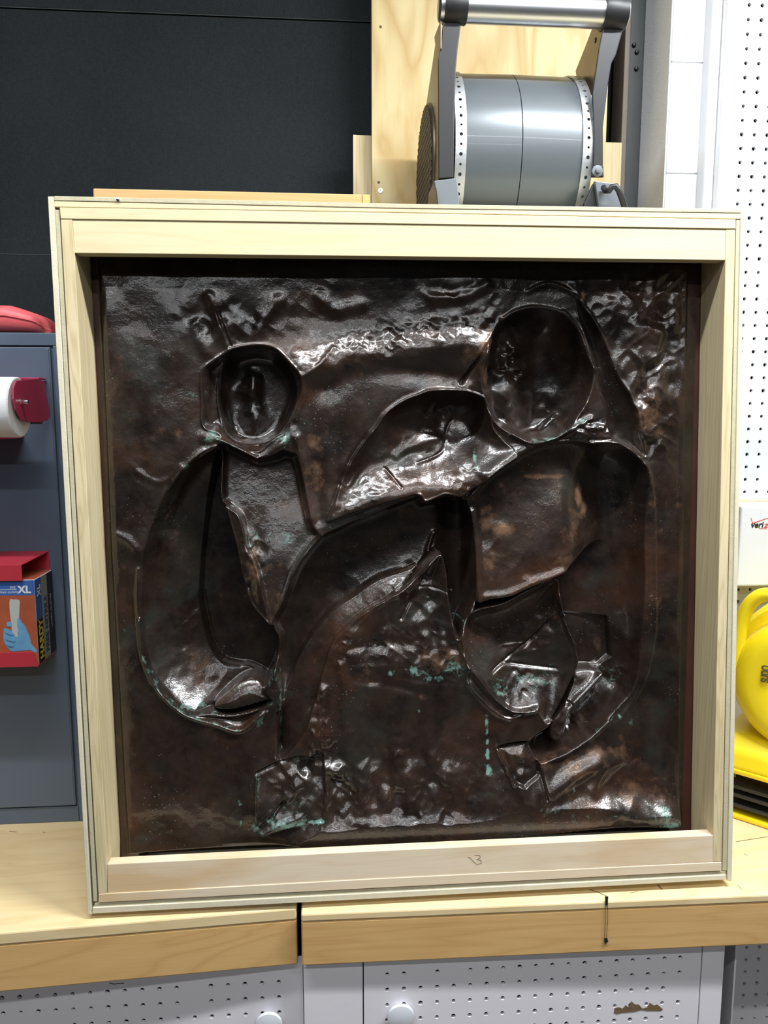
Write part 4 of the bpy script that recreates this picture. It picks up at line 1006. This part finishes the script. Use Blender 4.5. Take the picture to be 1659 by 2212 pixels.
MB().box((xd-.006,YC-.0045,zd0+.002),(xd-.002,YC-.0030,zd-.004)).build('door_fold', M['cabinet'], dz, bevel=.0005)
MB().box((cxr-.62,YC+.0036,zd-.001),(xd+.003,YC+.0039,zd+.001)).build('gap', M['cabinet_dark'], cab)
YD = YC-.0035

# red zip pouch on the cabinet
pz0 = ctz; 
px_ = [(-75,.030,.030),(-60,.040,.040),(0,.0475,.046),(35,.047,.046),(62,.0405,.045),(84,.0345,.042),(94,.030,.038),(99.5,.024,.032),(101.5,.016,.024)]
pc = thing('zip_pouch', 'red vinyl zip pouch lying on top of the grey cabinet', 'pouch', (PY(10,716,YC)[0], YC+.06, ctz))
def pouch_rings(f0, f1):
    rings = []
    for (px, hh, dd) in px_:
        xw = PY(px, 700, YC+.048)[0]; pts = []
        for k in range(20):
            t = 2*pi*k/20; cy = cos(t); sz = sin(t)
            yy = YC+.062 + dd*1.25*np.sign(cy)*abs(cy)**.55
            zz = f0(hh) + (f1(hh)-f0(hh))*(.5+.5*np.sign(sz)*abs(sz)**.6)
            pts.append((xw, yy, ctz+.0003+zz))
        rings.append(pts)
    return rings
MB().rings(pouch_rings(lambda h: 0, lambda h: h)).build('shell', M['red_vinyl'], pc, smooth=True)
px_ = [(a+.6, b, c*1.04) for a, b, c in px_]
MB().rings(pouch_rings(lambda h: h*.50, lambda h: h*.64)).build('zipper_band', M['red_vinyl'], pc, smooth=True)

# towel holder and roll
th_ = thing('towel_holder', 'crimson metal towel holder fixed to the cabinet door', 'holder', (PY(40,940,YD)[0], YD-.03, PY(40,945,YD)[2]))
XC = PY(107,860,YD)[0]
ck = [(6,815),(20,812),(83,817),(97,828),(111,899),(106,907),(91,912),(58,912),(46,906),(32,882),(29,862),(29,835),(32,826)]
ckx = [PX(x, y, XC) for x, y in ck[2:]]
zt1 = PX(83,817,XC)[2]
f = [PX(x, y, XC) for x, y in ((36,822),(83,817),(97,826),(111,897),(104,908),(91,912),(58,912),(46,906),(34,884),(29.5,862),(29.5,838))]
for q in f: q[1] = min(q[1], YD-.0012)
MB().prism(f, [q-np.array([.0022,0,0]) for q in f]).build('end_cheek', M['crimson'], th_, bevel=.001)
MB().box((XC-.30,YD-.0022,zt1-.070),(XC-.014,YD-.0001,zt1-.001)).build('back_plate', M['crimson'], th_, bevel=.0006)
zb_ = PY(30,938,YD)[2]
MB().box((XC-.30,YD-.060,zb_-.006),(XC-.045,YD-.0001,zb_)).build('lower_lip', M['crimson'], th_, bevel=.001)
MB().box((XC-.30,YD-.035,zt1-.001),(XC-.0023,YD-.0023,zt1+.0015)).build('top_flange', M['crimson'], th_, bevel=.0006)
pin = PX(45,868,XC)
MB().lathe(pin-[.006,0,0], (1,0,0), [(0,.005),(.007,.005),(.008,.0038),(.011,.0042),(.012,.0030),(.0165,.0028),(.017,.0001)], 16).build('pin', M['chrome'], th_, smooth=True, label='shiny threaded pin')
RR = .0455
rc = np.array([XC-.0065, pin[1]+.012, pin[2]-.008])
tr = thing('towel_roll', 'white paper towel roll on the crimson holder', 'paper roll', rc-[.12,0,RR])
MB().lathe(rc, (-1,0,0), [(.001,.018),(0,.020),(0,RR-.002),(.002,RR),(.25,RR),(.25,.018),(.001,.018)], 48).build('paper', M['paper'], tr, smooth=True)
MB().lathe(rc, (-1,0,0), [(-.0004,.0166),(-.0004,.0178),(.249,.0178),(.249,.0166)], 32).build('core', M['chip'], tr, smooth=True)

# glove box in its red holder
gh = thing('glove_box_holder', 'red metal bracket holding the glove box on the cabinet door', 'holder', (PY(50,1440,YD)[0], YD-.04, PY(50,1440,YD)[2]))
XB = PY(108,1230,YD)[0]
YG = 1.208
tz = PY(101,1190,YD)[2]; lz = PY(40,1255,YG-.004)[2]; tzf = PY(47,1220,YG-.004)[2]
xg_r = PY(47,1235,YG-.004)[0]
tf = [np.array([XB-.30,YD-.002,tz]), np.array([XB-.0005,YD-.002,tz]), np.array([xg_r,YG-.004,tzf]), np.array([XB-.30,YG-.004,tzf])]
MB().prism(tf, [q-np.array([0,0,.0018]) for q in tf]).build('top_flange', M['red'], gh, bevel=.0005)
MB().box((XB-.30,YG-.0045,lz),(xg_r,YG-.0027,tzf)).build('front_lip', M['red'], gh, bevel=.0005)
blz1 = PY(70,1408,YG-.004)[2]; blz0 = PY(70,1440,YG-.004)[2]
MB().box((XB-.30,YD-.002,blz0),(XB,YD-.0002,tz)).build('back_plate', M['red'], gh, bevel=.0005)
bf = [PY(x, y, YG-.004) for x, y in ((-200,1424),(70,1408),(83,1437),(-200,1456))]
bfp = [np.array([bf[1][0]-.25,YG-.0045,blz1]), np.array([bf[1][0],YG-.0045,blz1]), np.array([bf[2][0],YG-.0045,blz0]), np.array([bf[1][0]-.25,YG-.0045,blz0])]
MB().prism(bfp, [q+np.array([0,.0018,0]) for q in bfp]).build('front_lip', M['red'], gh, bevel=.0005)
MB().box((bf[1][0]-.25,YG-.0027,blz0-.0002),(bf[2][0]-.001,YD-.002,blz0+.0016)).build('bottom_flange', M['red'], gh, bevel=.0005)
XS = PY(74,1260,YG)[0]
zt3 = PX(74,1252,XS)[2]; zt3b = PX(111,1237,XS)[2]
gb = thing('glove_box', 'blue and orange box of gloves in the red holder on the cabinet', 'box', (XS-.12, (YG+YD)/2, blz0+.002))
GZ0 = blz0+.0017; GZ1 = zt3
MB().box((XS-.24,YG,GZ0),(XS,YD-.0025,GZ1)).build('carton', M['box_white'], gb, bevel=.0012)
def fr(name, quad, mat, lab=None):   # flat print on the front
    f = [PY(x, y, YG-.0003) for x, y in quad]
    return MB().prism(f, [q+np.array([0,.00035,0]) for q in f]).build(name, mat, gb, label=lab)
gx = XS-.0004
zsplit = PY(40,1286,YG)[2]
MB().box((XS-.24,YG-.0003,zsplit),(gx,YG+.0001,GZ1-.0006)).build('front_print', M['box_blue'], gb, label='blue band')
MB().box((XS-.24,YG-.0003,GZ0+.001),(gx,YG+.0001,zsplit)).build('front_print', M['box_orange'], gb, label='orange photo panel')
def sd_(name, y0, y1, z0, z1, mat, lab=None):
    MB().box((XS-.0001,y0,z0),(XS+.0003,y1,z1)).build(name, mat, gb, label=lab)
gd = YD-.0025-YG; ya = YG+.0006
zsb = PX(79,1342,XS)[2]
sd_('side_print', ya, YG+gd*.33, zsb, GZ1-.001, M['box_blue']); sd_('side_print', ya, YG+gd*.33, GZ0+.001, zsb, M['box_black'])
sd_('side_print', YG+gd*.33, YG+gd*.66, GZ0+.001, GZ1-.001, M['box_grey']); sd_('side_print', YG+gd*.66, YG+gd-.0008, GZ0+.001, GZ1-.001, M['box_black'])
MB().box((XS-.1,YG+.001,GZ1-.0001),(XS-.001,YG+gd*.95,GZ1+.0003)).build('top_print', M['box_orange'], gb)
text('XL', .0165, PY(39,1281,YG-.0004)+[0,0,0], (1,0,0), (0,0,1), M['box_white'], gb, bold=.0006, depth=.0001)
text('NITRILE GLOVES', .0046, PY(-8,1282,YG-.0004), (1,0,0), (0,0,1), M['box_white'], gb, depth=.0001)
text('SIZE', .0050, PY(21,1271,YG-.0004), (1,0,0), (0,0,1), M['box_white'], gb, depth=.0001)
MB().box((XS-.16, YG-.0005, PY(20,1274,YG)[2]), (PY(36,1274,YG)[0], YG-.0003, PY(20,1273,YG)[2])).build('rule', M['box_white'], gb)
S_ = (0,0,1); U_ = (0,-1,0)
text('HARDY', .0225, (XS+.0004, YG+gd*.30, GZ0+.006), S_, U_, M['box_yellow'], gb, bold=.0007, depth=.0001, sx=.86)
text('XL', .019, (XS+.0004, YG+gd*.28, GZ1-.030), S_, U_, M['box_white'], gb, bold=.0005, depth=.0001, sx=.8)
text('FREE NITRILE', .0175, (XS+.0004, YG+gd*.60, GZ0+.010), S_, U_, M['box_navy'], gb, bold=.0005, depth=.0001, sx=.93)
text('LATEX GLOVES', .0085, (XS+.0004, YG+gd*.86, GZ0+.045), S_, U_, M['box_grey'], gb, depth=.0001, sx=1.0)
def print_poly(name, px, mat, lab=None, dy=.0005):
    p = smooth(px, True, 3); f = [PY(x, y, YG-dy) for x, y in p]
    MB().prism(f, [q+np.array([0,.00012,0]) for q in f]).build(name, mat, gb, label=lab)
print_poly('printed_wand', [(21,1296),(30,1295),(42,1297),(42,1315),(41,1335),(39,1360),(38,1385),(32,1387),(27,1372),(24,1345),(21,1320)], M['wand_grey'], dy=.00055)
print_poly('printed_glove', [(38,1336),(43,1337),(48,1346),(54,1352),(60,1366),(65,1378),(67,1390),(72,1396),(80,1406),(76,1410),(66,1404),(55,1405),(40,1406),(27,1407),(18,1401),(11,1391),(8,1382),(7,1372),(10,1360),(16,1362),(28,1368),(36,1376),(40,1368),(37,1352)], M['glove_blue'], 'printed blue gloved hand', dy=.0007)
for q in ([(14,1348),(16,1343),(24,1344),(25,1352),(17,1354)], [(8,1362),(10,1357),(22,1361),(29,1368),(26,1372),(12,1367)], [(7,1375),(10,1370),(24,1375),(34,1381),(33,1386),(16,1382)], [(10,1388),(14,1384),(28,1388),(33,1392),(29,1396),(16,1394)]):
    print_poly('printed_finger', q, M['glove_blue'], dy=.0010)
for q in ([(11,1367.5),(20,1370),(29,1373.5),(20,1372.5)], [(12,1382),(22,1385),(33,1387.5),(22,1387.5)], [(14,1394),(22,1396),(30,1397),(22,1399)]):
    print_poly('printed_shadow', q, M['glove_shadow'], dy=.0012)

# ================================================================ RIGHT: WHITE BOX AND YELLOW FAN
YW = 1.375
wx0 = PY(1596,1180,YW)[0]; wz1 = PY(1620,1093,YW)[2]; wz0 = PY(1620,1267,YW)[2]
wbx = thing('white_box', 'white rectangular communications box mounted on the pegboard above the yellow fan', 'box', (wx0+.11, 1.41, wz0))
MB().box((wx0,YW,wz0),(wx0+.22,1.4475,wz1)).build('housing', M['white_plastic'], wbx, bevel=.004, segs=3)
lo = PY(1621.5,1139.5,YW-.0006); up_ = (0,0,1)
ts = .0165
o1 = text('veri', ts, lo, (1,0,0), up_, M['ink_black'], wbx, bold=.0004, depth=.0002, shear=.18)
xw = lambda o: max(v.co.x for v in o.data.vertices) + wbx['_w'][0]
o2 = text('z', ts*1.02, (xw(o1)+.0002, lo[1], lo[2]-.0004), (1,0,0), up_, M['ink_red'], wbx, bold=.0002, depth=.0002, shear=.4)
text('on', ts, (xw(o2)-.0012, lo[1], lo[2]), (1,0,0), up_, M['ink_black'], wbx, bold=.0004, depth=.0002, shear=.18)
ck_ = [PY(x, y, YW-.0006) for x, y in ((1622,1119),(1626,1131.5),(1690,1108),(1689,1108),(1626.5,1129.5),(1623,1119))]
MB().prism(ck_, [q+np.array([0,.0004,0]) for q in ck_]).build('check_mark', M['ink_red'], wbx)
zz_ = [PY(x, y, YW-.0006) for x, y in ((1640,1141.2),(1640,1142),(1657,1142.4),(1657,1142))]
MB().prism(zz_, [q+np.array([0,.0004,0]) for q in zz_]).build('underline', M['ink_red'], wbx)

# fan: outlet front lies in a plane turned toward the left of the bench
F0 = PZ(1583,1768,.9); F1 = PZ(1659,1793,.9)
fu = (F1-F0); fu[2] = 0; fu /= np.linalg.norm(fu); fn = np.array([-fu[1], fu[0], 0]); fn = fn if fn[1] < 0 else -fn   # fn points to the viewer
fz_ = np.array([0,0,1.])
fan = thing('carpet_fan', 'yellow plastic carpet-drying fan at the right end of the bench', 'fan', F0 + fu*.15 - fn*.12)
FB = lambda u, w, z: F0 + fu*u + fn*w + fz_*(z)
def FP(px, py, w=0.):     # pixel -> point on the fan's front plane shifted by w
    q = PL(px, py, F0 + fn*w, fn); return q
def fplate(name, px, w0, w1, mat, bevel=.003, extra=0.0, **k):
    f = [FP(x, y, w0) for x, y in px]
    return MB().prism(f, [q - fn*(w0-w1) for q in f]).build(name, mat, fan, bevel=bevel, segs=3, **k)
def loc(q): d = q-F0; return np.array([d@fu, d@fn, d[2]])
uL = -.035; uR = .33
z_lo1 = loc(FP(1620,1690))[2]; 
zb1 = loc(FP(1583,1762))[2]
zf1 = loc(FP(1583,1669))[2]; zf2 = loc(FP(1583,1622))[2]; 
def fbox(name, u0, u1, w0, w1, za, zb_, mat, bevel=.002, **k):
    a = [FB(u0,w1,za), FB(u1,w1,za), FB(u1,w1,zb_), FB(u0,w1,zb_)]; b = [FB(u0,w0,za), FB(u1,w0,za), FB(u1,w0,zb_), FB(u0,w0,zb_)]
    return MB().prism(a, b).build(name, mat, fan, bevel=bevel, segs=2, **k)
fbox('base_bar', uL, uR, -.20, 0, .0005, .0095, M['yellow'], .003)
fbox('outlet_lip', uL, uR, -.05, .004, zf1, zf1+.010, M['yellow'], .003)
fbox('outlet_back', uL+.004, uR-.004, -.13, -.125, .010, zf1, M['chip'], .0005)
for k, yy in enumerate((1700, 1718, 1740)):
    zc_ = loc(FP(1583, yy))[2]
    fbox('louvre', uL+.002, uR-.002, -.035, -.004, zc_-.0035, zc_+.0035, M['black_rubber'], .001)
fbox('outlet_end', uL-.004, uL+.001, -.16, 0, .010, zf1, M['yellow'], .001)
# sloping hood from lip to drum
hp = [(.004, zf1+.008), (-.004, zf2), (-.030, zf2+.022), (-.20, zf2+.022), (-.20, zf1+.008)]
hf = [FB(uL, w, z) for w, z in hp]; hb = [FB(uR, w, z) for w, z in hp]
MB().prism(hf, hb).build('hood', M['yellow'], fan, bevel=.008, segs=4)
# rounded side shell (snail) facing the viewer
cu = loc(FP(1742,1488,-.03))[0]; cz = loc(FP(1742,1488,-.03))[2]; rs = cu - loc(FP(1577,1500,-.03))[0]
prof = [(-.17,.02),(-.17,rs-.03),(-.155,rs-.006),(-.13,rs),(-.045,rs),(-.022,rs-.005),(-.010,rs-.018),(-.006,rs-.035),(-.010,rs*.45),(-.016,.04),(-.018,.0001)]
MB().lathe(FB(cu, 0, cz), fn, prof, 72).build('shell', M['yellow'], fan, smooth=True)
MB().lathe(FB(cu+.004, 0, cz), fn, [(-.20,.02),(-.20,rs+.02),(-.19,rs+.028),(-.095,rs+.028),(-.085,rs+.020),(-.085,.02)], 72).build('rear_shell', M['yellow'], fan, smooth=True)
# carrying handle arcing over the shell
hpth = [FP(x, y, -.03) for x, y in ((1590,1470),(1592,1425),(1596,1380),(1603,1340),(1617,1308),(1636,1290),(1658,1284),(1690,1290),(1720,1310),(1750,1350))]
hs_ = [np.array(q) for q in hpth]
def sm3(P, n=5):
    out = []
    for i in range(len(P)-1):
        p0 = P[max(i-1,0)]; p1 = P[i]; p2 = P[i+1]; p3 = P[min(i+2,len(P)-1)]
        for k in range(n):
            t = k/n; out.append(.5*((2*p1)+(-p0+p2)*t+(2*p0-5*p1+4*p2-p3)*t*t+(-p0+3*p1-3*p2+p3)*t**3))
    return out + [P[-1]]
MB().tube(sm3(hs_), .0120, 18).build('handle', M['yellow'], fan, smooth=True)
txo = FP(1655,1474,.0)
lt = text('SUDO', .018, FP(1660,1476,-.0055), -fz_*-1, -fu, M['ink_grey'], fan, bold=.0004, depth=.0006, sx=.62)
